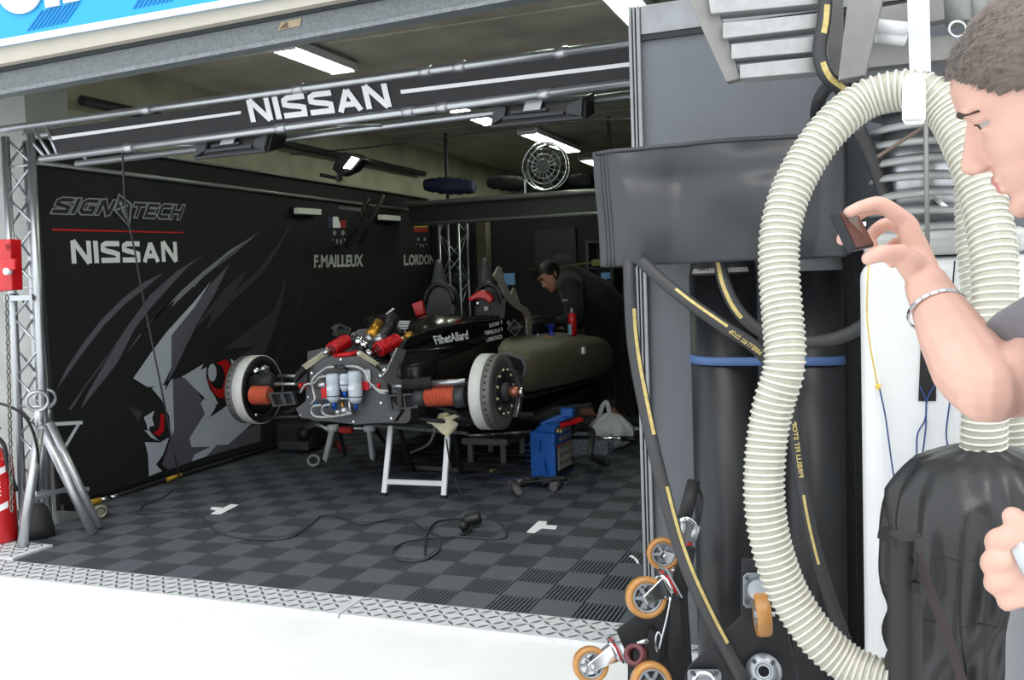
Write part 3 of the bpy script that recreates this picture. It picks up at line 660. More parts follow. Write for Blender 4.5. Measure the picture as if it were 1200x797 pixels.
def atS(px, py, off=0.0):       # near flank of the tub: tapers in towards the bulkhead
    a, b_ = V((-2.655, 5.08, 0)), V((XS, 5.85, 0)); n_ = V((b_.y - a.y, -(b_.x - a.x), 0)).normalized(); r = ray(px, py); p = CO + r * ((a - CO).dot(n_) / r.dot(n_))
    if p.y > 5.85: p = atX(px, py, XS)
    return p + V((off, 0, 0))
# body side panel with lettering (near side of the tub)
sp = [(470, 411), (478, 397), (500, 388), (530, 381), (540, 379.5), (556, 377), (585, 374), (617, 371), (622, 378), (623, 392), (600, 396), (545, 405)]
MB().prism([atS(x, y) for x, y in sp], (-.03, 0, 0)).build('side_panel', paint, car, label='glossy black side panel with white lettering')
def qS(bl, br, tr, tl, l=.004): return [atS(p[0], p[1], l + .003) for p in (bl, br, tr, tl)]
tx = MB(); typed(tx, 'FilhetAllard', qS((510, 404), (548, 397.5), (546.5, 387), (506, 394)), bold=.02); tx.build('side_lettering', white_vinyl, car, recalc=False)
tx = MB(); typed(tx, 'S.AYARI', qS((572.5, 384), (584, 381), (584, 376.5), (572, 379)), bold=.03); tx.build('name_lettering', white_vinyl, car, recalc=False); tx = MB(); typed(tx, 'F.MAILLEUX', qS((567.5, 392.5), (585, 389), (585, 384.5), (567, 388)), bold=.03)
tx.build('name_lettering', white_vinyl, car, recalc=False); tx = MB(); typed(tx, 'L.ORDONEZ', qS((569.5, 401), (586, 397), (586, 392), (568.5, 396.5)), bold=.03)
for y0_ in (375, 383.5, 392.5): poly(tx, qS((586.3, y0_ + 4.5), (587.6, y0_ + 4.2), (587.2, y0_), (585.8, y0_)))
tx.build('name_lettering', white_vinyl, car, recalc=False)
tx = MB(); D2 = [(594, 385.5), (602, 374), (612, 382.5), (604, 394.5)]
poly(tx, [atX(*p, XS + .004) for p in D2]); poly(tx, [atX(603 + (p[0] - 603) * .8, 384.2 + (p[1] - 384.2) * .8, XS + .006) for p in D2], mi=1)
poly(tx, [atX(*p, XS + .008) for p in ((593, 378.5), (595.5, 374.5), (599, 378), (596, 381.5))])
typed(tx, 'SIGNA', qS((597, 387.5), (608, 384.5), (608, 380), (597.5, 383), .008), bold=.04); tx.build('diamond_emblem', [grey_print, GB], car, recalc=False)
# lower side of the tub, darker step, and undertray
MB().prism([atS(x, y, -.02) for x, y in ((472, 412), (510, 410), (545, 406), (620, 396), (622, 420), (560, 470), (500, 478), (474, 478))], (-.03, 0, 0)).build('lower_side', blkm, car)
MB().bb((-3.7, 5.9, .42), (-2.15, 8.15, .45)).build('floor_pan', blkm, car)
# --- front bulkhead plate
bh = [(346, 479), (352, 490), (416, 498), (461, 495), (470, 482), (455, 464), (452, 441), (421, 417.5), (387, 417), (379, 420), (361, 433), (358, 470)]
plate = MB().prism([atY(x, y, YB) for x, y in bh], (0, .03, 0)).build('front_bulkhead', satin, car, bevel=.004)
for x, y in ((353, 486), (459, 490), (415, 494), (400, 421), (366, 437), (446, 440), (447, 472), (362, 465)):
    p = atY(x, y, YB); MB().cyl(p, p + V((0, -.008, 0)), .008, n=8).build('bolt', chrome, plate)
# gusset plates rising behind the bulkhead
MB().prism([atY(x, y, 5.35) for x, y in ((360, 432), (360, 412), (378, 408), (400, 400), (420, 386), (432, 385), (448, 392), (478, 396), (476, 404), (452, 430), (440, 418), (385, 418))], (0, .02, 0)).build('front_top_plate', satin, car, bevel=.003)
MB().prism([atX(x, y, -2.62) for x, y in ((455, 432), (448, 442), (460, 452), (474, 418), (476, 410), (466, 408))], (-.012, 0, 0)).build('number_plate', mat('silver_plate', (150, 152, 152), .35, .6), car)
tx = MB(); typed(tx, '46', [atX(*p, -2.617) for p in ((466, 436), (470, 427), (471, 421), (467, 430))]); tx.build('plate_number', blkp, car, recalc=False)
# curved scuttle humps
def hump(name, xs, ys, zs, m_, label=None):   # ridge lofts: list of (y, xc, halfwidth, zbase, ztop)
    b = MB(); rings = []
    for y, xc, hw, zb, zt_ in xs: rings.append([(xc + hw * math.cos(PI * k / 10), y, zb + (zt_ - zb) * math.sin(PI * k / 10) ** .8) for k in range(11)])
    b.loft(rings); return b.build(name, m_, car, label=label)
hz = lambda px, py, y: atY(px, py, y).z
xx = lambda px, py, y: atY(px, py, y).x
hump('scuttle_hump', [(5.45, xx(440, 380, 5.45), .16, .85, hz(440, 383, 5.45)), (5.75, xx(445, 380, 5.75), .26, .85, hz(445, 369, 5.75)), (6.1, xx(448, 380, 6.1), .28, .85, hz(452, 367, 6.1)), (6.35, xx(452, 380, 6.35), .25, .85, hz(452, 372, 6.35))], 0, 0, paint)
hump('scuttle_hump', [(5.5, -2.74, .14, .85, .98), (5.85, xx(505, 380, 5.85), .22, .88, hz(505, 371, 5.85)), (6.2, xx(515, 380, 6.2), .3, .9, hz(515, 366, 6.2)), (6.6, xx(540, 380, 6.6), .3, .9, hz(540, 370, 6.6))], 0, 0, paint)
MB().prism([atY(x, y, 5.68) for x, y in ((459, 386), (478, 386), (482, 376), (464, 376))], (0, .01, 0)).build('scuttle_panel', blkp, car)
for k in range(4):
    MB().prism([atY(x, y, 5.67) for x, y in ((459 + k * .9, 385.5 - k * 2.6), (477 + k * .9, 385.5 - k * 2.6), (477.6 + k * .9, 384 - k * 2.6), (459.6 + k * .9, 384 - k * 2.6))], (0, .004, 0)).build('white_decal_bar', white_vinyl, car)
MB().prism([atY(x, y, 5.8) for x, y in ((452, 368), (454, 368.5), (462, 362), (460, 361))], (0, .01, 0)).build('mirror_fin', white, car)
# --- headrests with tall tapering fairings
def headrest(cx_, by, ty, y, wpx, fin_tip, fin_b):
    q = []; N = 14
    for k in range(N + 1):
        a = PI * k / N; q.append((cx_ + wpx * math.cos(a), ty + (by - ty) * (1 - math.sin(a) ** .62)))
    b = MB(); b.prism([atY(x, yy, y) for x, yy in q], (0, .14, 0))
    h = b.build('headrest', dkgrey, car, bevel=.02)
    b = MB(); b.tube([atY(x, yy, y - .01) for x, yy in q[1:-1]], .022, 8); b.build('headrest_rim', blkp, h)
    ft, fl_, fr = fin_tip, fin_b[0], fin_b[1]
    rings = []
    for k in range(6):
        t = k / 5; l = V(atY(*fl_, y + .1)).lerp(atY(ft[0] - 2.5, ft[1], y + .25), t); r = V(atY(*fr, y + .1)).lerp(atY(ft[0] + 2.5, ft[1], y + .25), t)
        c = (l + r) / 2; hw = (r - l).length / 2; rings.append([(c.x + hw * math.cos(2 * PI * j / 12), c.y + hw * 1.3 * math.sin(2 * PI * j / 12), c.z) for j in range(12)])
    b = MB(); b.loft(rings); b.build('roll_hoop_fairing', dkgrey, car)
    return h
headrest(515, 371, 333, 6.55, 18, (514, 304), ((506, 337), (524, 334)))
headrest(572, 372, 333, 6.6, 17, (568.5, 302), ((561, 336), (580, 332)))
MB().prism([atX(x, y, XS - .02) for x, y in ((591, 373), (593, 350), (598, 354), (605, 361), (613, 367), (617, 371), (617, 374))], (-.04, 0, 0)).build('engine_cover', blkm, car)
cv = [(584.5, 312), (579, 323), (586, 333), (591, 345), (597, 354), (605, 361), (613, 366), (617, 372), (618.5, 394), (624, 394), (622.5, 368), (617, 360), (610, 356), (604, 338), (602, 337), (599, 345), (594, 334), (590, 322), (588, 313)]
MB().prism([atX(x, y, XS + .01) for x, y in cv], (-.014, 0, 0)).build('cover_edge', mat('pale_grey_trim', (138, 134, 126), .6, 0, .2, 20), car, bevel=.003, label='pale grey ragged edge of the engine cover')
# red pads
MB().prism([atY(x, y, 6.3) for x, y in ((482, 356), (494, 352), (497, 368), (487, 371))], (0, .04, 0)).build('red_pad', red, car, bevel=.006, label='small red pad')
b = MB(); rp = [(546, 352), (552, 346), (557, 343), (562, 340), (569, 341), (576, 348), (577, 353), (573, 356), (568, 351), (560, 350), (552, 353)]
b.prism([atY(x, y, 6.45) for x, y in rp], (0, .06, 0)); b.build('red_visor', red, car, bevel=.012, label='red cap-like pad in the near cockpit')
p = atY(560, 356, 6.44); MB().ell(p, .02).build('steering_boss', chrome, car); p = atY(570, 361.5, 6.56); MB().box(p, (.03, .02, .03)).build('label_patch', white, car)
MB().prism([atY(x, y, 6.2) for x, y in ((525, 372), (533, 370), (539, 376), (530, 378))], (0, .03, 0)).build('cockpit_edge_pad', mat('pink_grey_pad', (168, 140, 138), .6), car, label='pinkish pad on the cockpit edge')
# --- sidepod, bare olive composite
XO = -2.07
b = MB(); rings = []
for (y, xi, xo, zt_, zb, rr) in ((5.50, -2.23, XO, .875, .62, .05), (5.75, -2.30, XO + .02, .90, .60, .07), (6.5, -2.52, XO + .03, .90, .56, .09), (7.3, -2.6, XO + .02, .87, .52, .10), (7.75, -2.6, XO, .845, .50, .12), (7.9, -2.58, XO - .06, .80, .54, .12)):
    rings.append([(xi, y, zb), (xo - .10, y, zb), (xo - .03, y, zb + .02), (xo, y, zb + .09), (xo, y, zt_ - rr), (xo - .02, y, zt_ - rr * .6), (xo - .06, y, zt_ - rr * .25), (xo - .14, y, zt_), (xi, y, zt_ + .05)])
b.loft(rings); pod = b.build('sidepod', olive, car)
lipq = [(577, 418), (596, 415), (611, 420), (616, 428), (614, 440), (606, 450), (600, 456)]
MB().tube([atY(x, y, 5.46) for x, y in lipq], .014, 8).build('intake_lip', satin, pod)
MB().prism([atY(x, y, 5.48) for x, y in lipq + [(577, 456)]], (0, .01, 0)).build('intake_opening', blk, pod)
p = atX(684, 411, XO + .04); MB().box(p, (.02, .05, .05)).build('white_sticker', white, pod)
MB().bar(atX(612, 466, -2.1), atX(705, 443, -2.1), .06, .012).build('sill', blkm, car)
MB().prism([atX(x, y, -2.3) for x, y in ((577, 470), (616, 452), (706, 440), (700, 470), (640, 478))], (-.02, 0, 0)).build('lower_duct_wall', blkm, car)

# --- front corner assemblies
def corner(cx_, sgn, cz):          # sgn +1: outboard towards +x
    c = V((cx_, YA, cz)); ax = V((sgn, 0, 0)); R0 = .236
    hub = MB(); hub.lathe(c - ax * .03, ax, [(R0 - .006, 0), (R0, .004), (R0, .078), (R0 - .004, .08), (R0 - .006, .08)], 56, closed=True); MB().lathe(c - ax * .026, ax, [(R0 - .07, .0), (R0 - .007, 0), (R0 - .007, .07), (R0 - .07, .05)], 48, closed=True).build('shroud_liner', blkm, car)
    dr = hub.build('brake_shroud', mat('white_disc_coating', (214, 214, 210), .5, 0, .05, 20), car, label='white coated drum rim')
    MB().lathe(c - ax * -.05, ax, [(R0 - .06, 0), (R0 - .002, .0), (R0 - .002, .055), (R0 - .012, .06), (R0 - .09, .06), (R0 - .09, 0)], 56, closed=True).build('carbon_disc', mat('carbon_disc', (108, 108, 106), .5, .2, .12, 60), car, label='grey vented carbon disc')
    for k in range(36):
        q = 2 * PI * k / 36; d = V((0, math.cos(q), math.sin(q))); p = c + ax * .077 + d * (R0 - .008)
        if d.y < .35: MB().cyl(p, p + d * .0075, .0075, n=7).build('vent_hole', blk, dr)
    MB().lathe(c + ax * .06, ax, [(R0 - .085, 0), (R0 - .085, .05), (R0 - .11, .058), (.085, .065), (.085, .05), (.05, .05), (.05, 0)], 40, closed=True).build('disc_bell', carbon, car)
    for k in range(12):
        q = 2 * PI * k / 12 + .2; d = V((0, math.cos(q), math.sin(q))); p = c + ax * .112 + d * (R0 - .098)
        MB().lathe(p, ax, [(.011, 0), (.011, .012), (.007, .022)], 8).build('bobbin', mat('brass_silver', (200, 190, 160), .3, .9), car)
    MB().cyl(c + ax * .06, c + ax * .15, .07, .055, 20).build('hub', dkgrey, car)
    MB().cyl(c + ax * .14, c + ax * .215, .034, n=18).build('hub_spigot', mat('copper_hub', (176, 112, 92), .35, .7), car, label='copper-coloured wheel spigot')
    MB().lathe(c + ax * .215, ax, [(.028, 0), (.033, .008), (.033, .022), (.02, .03)], 14).build('hub_nut', chrome, car)
    # caliper / upright plate behind
    q = [(.05, .13), (.13, .12), (.175, .06), (.185, -.02), (.16, -.10), (.09, -.17), (.05, -.16), (.11, -.09), (.13, 0), (.1, .08)]
    MB().prism([c + V((0, a * 1.0, bb_)) + ax * .14 for a, bb_ in q], ax * .03).build('caliper', mat('caliper_grey', (150, 150, 148), .3, .8), car, bevel=.005)
    MB().cyl(c - ax * .10, c - ax * .02, .10, .16, 24).build('upright', blkm, car)
    return c
cz = atY(575, 459, YA).z
cR = corner(-2.20, 1, cz); cL = corner(-3.895, -1, cz)
# inboard face of the far corner: dark cavity parts
for (x, y, r_, m_) in ((300, 435, .03, chrome), (292, 428, .022, dkgrey), (309, 432, .022, alu), (289, 484, .025, copper), (300, 486, .016, chrome), (296, 446, .03, blkp), (282, 466, .03, dkgrey)):
    p = atY(x, y, YA - .08); MB().ell(p, r_, nu=10, nv=6).build('upright_fitting', m_, car)
MB().tube(spline([atY(285, 440, YA - .1), atY(282, 460, YA - .1), atY(286, 480, YA - .1)], 6), .006, 6).build('sensor_wire', alu, car)
MB().prism([atY(x, y, YA - .03) for x, y in ((306, 432), (309, 428), (314, 431), (312, 437), (307, 437))], (0, .02, 0)).build('upright_tab', mat('silver_plate', (150, 152, 152), .35, .6), car)
def T(name, a, b, r, m_, y=YA - .1, y2=None, n=16, label=None, r1=None):
    MB().cyl(atY(*a, y), atY(*b, y2 or y), r, r1, n).build(name, m_, car, label=label)
T('cooling_duct', (298, 447), (322, 447), .045, rubber, YA - .12, n=20); T('duct_mouth', (321, 447), (323, 447), .036, blk, YA - .14, n=20)
def bellows(a, b, r, n_, m_, y, name='bellows', label=None):
    p, q = atY(*a, y), atY(*b, y); pts, rs = [], []
    for k in range(n_ * 2 + 1): pts.append(p.lerp(q, k / (n_ * 2))); rs.append(r if k % 2 else r * .78)
    MB().tube(pts, rs, 18, smooth=False).build(name, m_, car, label=label)
bellows((296, 463), (316, 463), .064, 7, copper, YA - .16, 'orange_bellows', 'orange ribbed brake duct')
bellows((500, 465), (534, 464), .064, 9, copper, YA - .16, 'orange_bellows', 'orange ribbed brake duct')
bellows((507, 456), (540, 454), .057, 8, copper, YA + .02, 'orange_bellows', 'orange ribbed brake duct')
bellows((473, 451), (506, 449), .042, 9, rubber, YA - .18, 'steering_gaiter')
T('duct_collar', (534, 465), (548, 464), .068, dkgrey, YA - .14, n=20); T('duct_collar', (488, 466), (500, 466), .055, dkgrey, YA - .16, n=20)
T('steering_arm', (506, 449.5), (546, 447), .018, alu, YA - .18); T('steering_arm', (506, 453), (546, 450.5), .012, dkgrey, YA - .16)
T('track_rod', (460, 453), (474, 452), .013, steel, YA - .2); T('track_rod', (322, 450), (356, 450), .011, steel, YA - .18)
def duct(px, name='duct_frame'):
    o = [atY(x, y, YA - .2) for x, y in px]; c = sum(o, V()) / 4; b = MB()
    i_ = [c + (p - c) * .78 for p in o]; d = V((0, .03, 0))
    for k in range(4):
        k2 = (k + 1) % 4; b.hexa([o[k], o[k2], o[k2] + d, o[k] + d, i_[k], i_[k2], i_[k2] + d, i_[k] + d])
    m_ = (i_[0] + i_[1]) / 2, (i_[2] + i_[3]) / 2; b.bar(m_[0] + d / 2, m_[1] + d / 2, .008, .03, up=(1, 0, 0))
    f = b.build(name, dkgrey, car, label='rectangular twin-opening duct frame')
    MB().prism([p + V((0, .025, 0)) for p in i_], (0, .12, 0)).build('duct_inside', blk, f)
duct(((320, 477), (347, 474), (342, 459), (314, 461))); duct(((456, 481), (490, 478), (487, 461), (453, 463)))
# wishbones
for a, b_, ya, yb in (((300, 490), (352, 488), YA, YB + .1), ((300, 491), (356, 478), YA, 5.6), ((326, 441), (360, 441), YA + .05, 5.3), ((330, 486), (347, 480), YA, 5.2), ((460, 487), (548, 497), YB + .1, YA), ((470, 494), (552, 498), YB + .3, YA), ((505, 474), (552, 490), YA - .05, YA), ((455, 455), (545, 452), 5.5, YA + .1)):
    MB().cyl(atY(*a, ya), atY(*b_, yb), .014, n=10).build('wishbone', blkm if b_[1] > 470 else alu, car)
MB().prism([atY(x, y, YB - .02) for x, y in ((345, 452), (347, 436), (352, 432), (360, 432), (360, 452))], (0, .1, 0)).build('suspension_mount', blkm, car)
# push rods (cream bars) and red sprung dampers
for a, b_ in (((356, 431), (382, 413)), ((421, 414), (451, 434))):
    MB().bar(atY(*a, YB - .05), atY(*b_, YB + .1), .035, .03).build('push_rod', mat('cream_rod', (206, 200, 176), .5, .1), car, label='cream flat push rod')
    for p in (a, b_): MB().ell(atY(*p, YB - .03), .02, nu=10, nv=6).build('rod_end', chrome, car)
MB().bar(atY(452, 434, YB - .05), atY(472, 449, YB - .02), .025, .03).build('push_rod_sleeve', blkm, car); MB().bar(atY(357, 431, YB - .05), atY(346, 446, YB - .02), .025, .03).build('push_rod_sleeve', blkm, car)
def damper(a, b_, c_, d_, y, gold_end=False):
    p0, p1, p2, p3 = atY(*a, y), atY(*b_, y), atY(*c_, y + .15), atY(*d_, y + .2)
    MB().cyl(p0, p3, .016, n=10).build('damper_shaft', chrome, car)
    MB().cyl(p1, p2, .032, n=12).build('damper_body', mat('dark_red_body', (120, 14, 20), .4), car)
    ax = (p2 - p1); n_ = 8; fa, fb = frame(ax); pts = [p1 + ax * (k / (n_ * 10)) + (fa * math.cos(2 * PI * k / 10) + fb * math.sin(2 * PI * k / 10)) * .042 for k in range(n_ * 10 + 1)]
    MB().tube(pts, .011, 6).build('coil_spring', redp, car, label='red coil spring')
    for p, m_ in ((p0, chrome), (p3, gold if gold_end else chrome)): MB().lathe(p, ax, [(.026, -.02), (.034, 0), (.03, .03)], 12).build('damper_eye', m_, car)
damper((383, 412.5), (389, 410), (407, 399.5), (414, 395.5), YB + .1); damper((432, 415), (443, 410), (467, 399), (478, 395), YB + .1, True)
T('reservoir_canister', (434, 395), (445, 378.5), .04, gold, YB + .2, YB + .3, label='gold damper canister'); T('reservoir_canister', (448, 396), (462, 371), .045, blkp, YB + .25, YB + .38)
T('valve_block', (430, 399), (437, 394), .036, steel, YB + .2); T('valve_block', (441, 400), (450, 395), .036, steel, YB + .2)
MB().tube(spline([atY(391, 418, YB + .02), atY(400, 416, YB), atY(410, 415, YB), atY(420, 413, YB + .05)], 6), .016, 8).build('anti_roll_bar', redp, car, label='red anti-roll bar')
for x, y, r_ in ((416, 397, .03), (421, 400, .035), (427, 404, .03), (424, 409, .03), (436, 406, .025), (462, 416, .03), (468, 410, .02)):
    MB().ell(atY(x, y, YB + .12), r_, nu=10, nv=6).build('rocker_fitting', chrome if x % 2 else blkp, car)
# --- brake fluid reservoirs, master cylinders, lines
def bottle(x, y0, y1, r_):
    p, q = atY(x, y1, YB - .06), atY(x, y0, YB - .06); h_ = q.z - p.z
    b = MB(); b.lathe(p, (0, 0, 1), [(r_ * .55, -.02), (r_ * .9, 0), (r_, .01), (r_, h_ * .55), (r_ * .93, h_ * .58), (r_, h_ * .62), (r_, h_ * .9), (r_ * .85, h_)], 20)
    o = b.build('fluid_reservoir', mat('milky_plastic', (206, 216, 226), .35, 0, .05, 12), car, label='translucent white fluid bottle')
    MB().lathe(p + V((0, 0, .02)), (0, 0, 1), [(r_ + .002, 0), (r_ + .002, .006)], 20).build('clamp_band', blkp, o)
    MB().prism([p + V((dx, -r_ - .001, z_)) for dx, z_ in ((-r_ * .45, h_ * .38), (r_ * .45, h_ * .38), (r_ * .45, h_ * .5), (-r_ * .45, h_ * .5))], (0, -.002, 0)).build('label_sticker', white_vinyl, o)
    MB().cyl(p - V((0, 0, .015)), p - V((0, 0, .06)), .012, n=10).build('blue_fitting', mat('blue_anodised', (30, 90, 190), .3, .6), o, label='blue anodised hose fitting')
bottle(391, 438, 468, .042); bottle(417, 435, 469, .044); bottle(404, 438, 455, .03)
for x, y in ((370, 471), (382, 472), (393, 474), (403, 457), (417, 473)): MB().cyl(atY(x, y, YB - .05), atY(x, y + 6, YB - .05), .012, n=8).build('line_fitting', mat('blue_anodised', (30, 90, 190), .3, .6), car, label='blue anodised line fitting')
T('balance_bar', (370, 468), (412, 467), .008, steel, YB - .03); T('balance_bar', (400, 470), (404, 484), .009, gold, YB - .04); T('balance_bar', (409, 468), (411, 486), .009, steel, YB - .04)
for x, y, r_ in ((396, 483, .02), (404, 481, .028), (410, 485, .022), (399, 487, .014)): MB().ell(atY(x, y, YB - .05), r_, nu=10, nv=6).build('valve_fitting', steel, car)
MB().box(atY(381, 458, YB - .02), (.04, .03, .09)).build('red_bracket', redp, car, label='red bracket'); MB().box(atY(429, 452, YB - .02), (.045, .03, .05)).build('red_bracket', redp, car, label='red bracket')
MB().box(atY(430, 444, YB - .01), (.06, .02, .12)).build('reservoir_bracket', steel, car); T('master_cylinder', (370, 451), (383, 451), .024, steel, YB - .02)
for a in ((352, 452), (357, 452), (444, 452)): T('red_boot', (a[0], a[1] - 3), (a[0], a[1] + 3), .012, redp, YB - .06)
br_ = mat('braided_line', (190, 192, 190), .4, .5, .1, 60)
for pts in ([(392, 430), (383, 431), (373, 438), (366, 446), (367, 457), (369, 468), (364, 474)], [(385, 441), (375, 442), (368, 449), (358, 451), (352, 460)], [(405, 429), (418, 430), (428, 436), (432, 446), (438, 453), (446, 460), (452, 461)], [(377, 475), (368, 476), (365, 482), (370, 488), (385, 489), (398, 487)], [(388, 474), (379, 476), (378, 483), (386, 488), (400, 487), (412, 484)], [(440, 455), (448, 458), (455, 458)]):
    MB().tube(spline([atY(x, y, YB - .06 - .01 * (k % 2)) for k, (x, y) in enumerate(pts)], 6), .0085, 7).build('braided_line', br_, car)
T('cross_tube', (392, 430), (404, 431), .012, dkgrey, YB - .04)
MB().box(atY(402, 431, YB - .03), (.05, .03, .03)).build('fitting_block', blkp, car)
# ================================================================ stands under the car
# folding trestle (near, right)
F1, F2 = atZ(450, 581, .012), atZ(520, 584, .012)
dF1, dF2 = dd(F1), dd(F2)
t = thing('folding_trestle', (F1 + F2) / 2, 'white folding trestle nearest the camera, under the near front wheel hub', 'trestle', 'trestles under the race car')
zt_ = .445
K1, K2 = V((F1.x + .10, F1.y + .30, zt_)), V((F2.x + .06, F2.y + .30, zt_))
K1, K2 = atY(458, 499, F1.y + .18), atY(525, 507, F2.y + .18)
for a, b_ in ((F1, K1), (F2, K2)): MB().bar(a, b_, .035, .02, up=(0, 1, 0)).build('front_leg', white, t, bevel=.003); MB().box(a + V((0, 0, .01)), (.04, .03, .02)).build('foot_cap', blkp, t)
MB().bar(F1.lerp(K1, .2), F2.lerp(K2, .22), .02, .03).build('cross_bar', white, t)
B1, B2 = atZ(484, 552, .012), atZ(541, 556, .012)
T1, T2 = atY(467, 500, F1.y + .2), atY(531, 505, F2.y + .2)
for a, b_ in ((B1, T1), (B2, T2)): MB().bar(a, b_, .03, .02, up=(0, 1, 0)).build('rear_leg', blkm, t)
MB().bar(B1 + V((0, 0, .03)), B2 + V((0, 0, .03)), .02, .03).build('rear_cross_bar', dkgrey, t)
MB().bar(K1 + V((-.12, 0, .0)), K2 + V((.14, 0, .0)), .025, .02).build('top_bar', dkgrey, t)
# low stand under the nose
a1, a2 = atZ(381, 540, .012), atZ(437, 538, .012); y_ = a1.y - .15
t = thing('low_stand', (a1 + a2) / 2, 'low white two-legged stand with red block under the front bulkhead', 'stand', 'trestles under the race car')
k1, k2 = atY(390, 502, y_), atY(433, 502, y_)
for a, k in ((a1, k1), (a2, k2)):
    MB().bar(a, k, .04, .03, up=(0, 1, 0)).build('leg', white, t, bevel=.004); MB().bar(a + V((.03, .25, 0)), k + V((.01, .05, 0)), .03, .02, up=(0, 1, 0)).build('rear_leg', dkgrey, t)
    MB().cyl(k - V((0, 0, .02)), k + V((0, 0, .025)), .045, n=16).build('leg_cap', white, t)
    MB().box(a + V((0, 0, .012)), (.05, .04, .025)).build('foot_cap', blkp, t)
MB().cyl(k1, k2, .018, n=10).build('top_tube', steel, t)
MB().box(atY(406, 504, y_ - .03), (.11, .05, .045)).build('red_block', red, t, bevel=.008, label='red block')
p = atZ(368, 548, .012); ax = (CO - p).normalized(); ax = V((ax.x, ax.y, .5)).normalized()
MB().lathe(p + V((0, 0, .05)) , ax, [(.03, 0), (.05, 0), (.05, .02), (.03, .02)], 24, closed=True).build('grey_ring', mat('dull_alu_ring', (150, 152, 150), .5, .5), None, 'grey metal ring leaning on the floor beside the low stand', 'ring')
MB().cyl(atZ(394, 519, .03), atZ(404, 527, .03), .028, n=12).build('red_tool', mat('dull_red_plastic', (150, 44, 36), .5), None, 'dull red cylindrical tool lying on the floor behind the low stand', 'tool')
# black crate and bag heap under the far side of the car
t = thing('black_machine', atZ(345, 532, .012), 'bulky black machine on the floor under the far front wheel', 'machine')
c = atZ(345, 530, .012)
MB().box(c + V((0, .12, .14)), (.36, .3, .24)).build('body', rubber, t, bevel=.05, seg=3); MB().box(c + V((.02, -.03, .06)), (.3, .06, .08)).build('front_lip', dkgrey, t, bevel=.02)
MB().tube(spline([c + V((-.12, .05, .25)), c + V((-.08, .0, .36)), c + V((.1, .0, .36)), c + V((.14, .05, .25))], 6), .018, 8).build('handle', blkp, t); MB().ell(c + V((.12, -.02, .16)), .06).build('knob', blkp, t)
MB().tube(spline([c + V((.14, 0, .2)), c + V((.3, -.1, .25)), c + V((.42, -.1, .2))], 6), .016, 8).build('pipe', steel, t)
# cream cloth draped on the trestle
cl = [(499, 492), (512, 490), (514, 485), (523, 483), (528, 486), (520, 489), (535, 485), (540, 488), (530, 492), (537, 497), (533, 505), (524, 512), (517, 508), (508, 498), (500, 496)]
b = MB(); pp = [atY(x, y, F1.y + .08 + (.02 * math.sin(k * 2.1))) for k, (x, y) in enumerate(cl)]; b.prism(pp, (0, .012, 0)); b.build('cream_cloth', mat('cream_cloth', (205, 200, 168), .8, 0, .1, 14), None, 'crumpled cream cloth draped over top of the white folding trestle', 'cloth', bevel=.004)
# thin pale hose looping from the cloth to the far floor
MB().tube(spline([atY(510, 500, F1.y + .15), atY(508, 510, F1.y + .25), atY(500, 522, F1.y + .5), atZ(478, 532, .02)], 8), .009, 8).build('pale_hose', mat('pale_grey_hose', (150, 152, 150), .5), None, 'thin pale hose dropping behind the white folding trestle to floor', 'hose')
# far low trolley
t = thing('low_trolley', atZ(565, 545, .012), 'low grey flat trolley with tools behind the near front wheel', 'trolley')
o_ = atY(541, 521, 6.2); e_ = atY(590, 521, 6.2)
MB().bb((o_.x, 6.2, o_.z), (e_.x + .03, 6.7, o_.z + .05)).build('deck', mat('trolley_grey', (96, 98, 98), .5), t, bevel=.005)
for x in (o_.x + .05, e_.x - .02):
    for y in (6.25, 6.65): MB().bar((x, y, .012), (x, y, o_.z), .04, .03, up=(0, 1, 0)).build('leg', mat('trolley_grey', (96, 98, 98), .5), t)
for k in range(4): MB().cyl((o_.x + .03 + .1 * k, 6.25 + .05 * k, o_.z + .062), (o_.x + .2 + .08 * k, 6.3 + .07 * k, o_.z + .062), .012, n=8).build('tool', steel, t)
# ================================================================ blue battery charger
c0_ = atZ(622, 559, .012); fx = atZ(651, 563, .012); bx_ = atZ(671, 552, .012)
t = thing('battery_charger', c0_ + (fx - c0_) / 2, 'blue battery charger box with red lever and printed side panel', 'charger')
u = (fx - c0_); u.z = 0; vdir = (bx_ - fx); vdir.z = 0; hgt = atY(621, 506, c0_.y).z - .012
def CB(a, b_, z): return c0_ + u * a + vdir * b_ + V((0, 0, z))
bd_ = MB().hexa([CB(0, 0, 0), CB(1, 0, 0), CB(1, 1, 0), CB(0, 1, 0), CB(0, 0, hgt), CB(1, 0, hgt), CB(1, 1, hgt), CB(0, 1, hgt)]).build('body', blue, t, bevel=.012)
MB().prism([CB(1.02, .08, .02), CB(1.02, .96, .02), CB(1.02, .96, hgt * .72), CB(1.02, .08, hgt * .72)], u.normalized() * .004).build('side_panel', blkp, t)
MB().prism([CB(1.045, .12, .06), CB(1.045, .9, .06), CB(1.045, .9, hgt * .66), CB(1.045, .12, hgt * .66)], u.normalized() * .003).build('printed_panel', mat('grey_print_panel', (168, 164, 158), .5, 0, .1, 60), t)
MB().prism([CB(1.05, .1, hgt * .67), CB(1.05, .94, hgt * .67), CB(1.05, .94, hgt * .74), CB(1.05, .1, hgt * .74)], u.normalized() * .003).build('red_stripe', red, t)
for k in range(5):
    for j in range(3): MB().prism([CB(1.075, .17 + j * .25, .09 + k * .055), CB(1.075, .36 + j * .25, .09 + k * .055), CB(1.075, .36 + j * .25, .12 + k * .055), CB(1.075, .17 + j * .25, .12 + k * .055)], u.normalized() * .002).build('print_block', mat('print_mid_grey2', (120, 116, 114), .5, 0, 0), t)
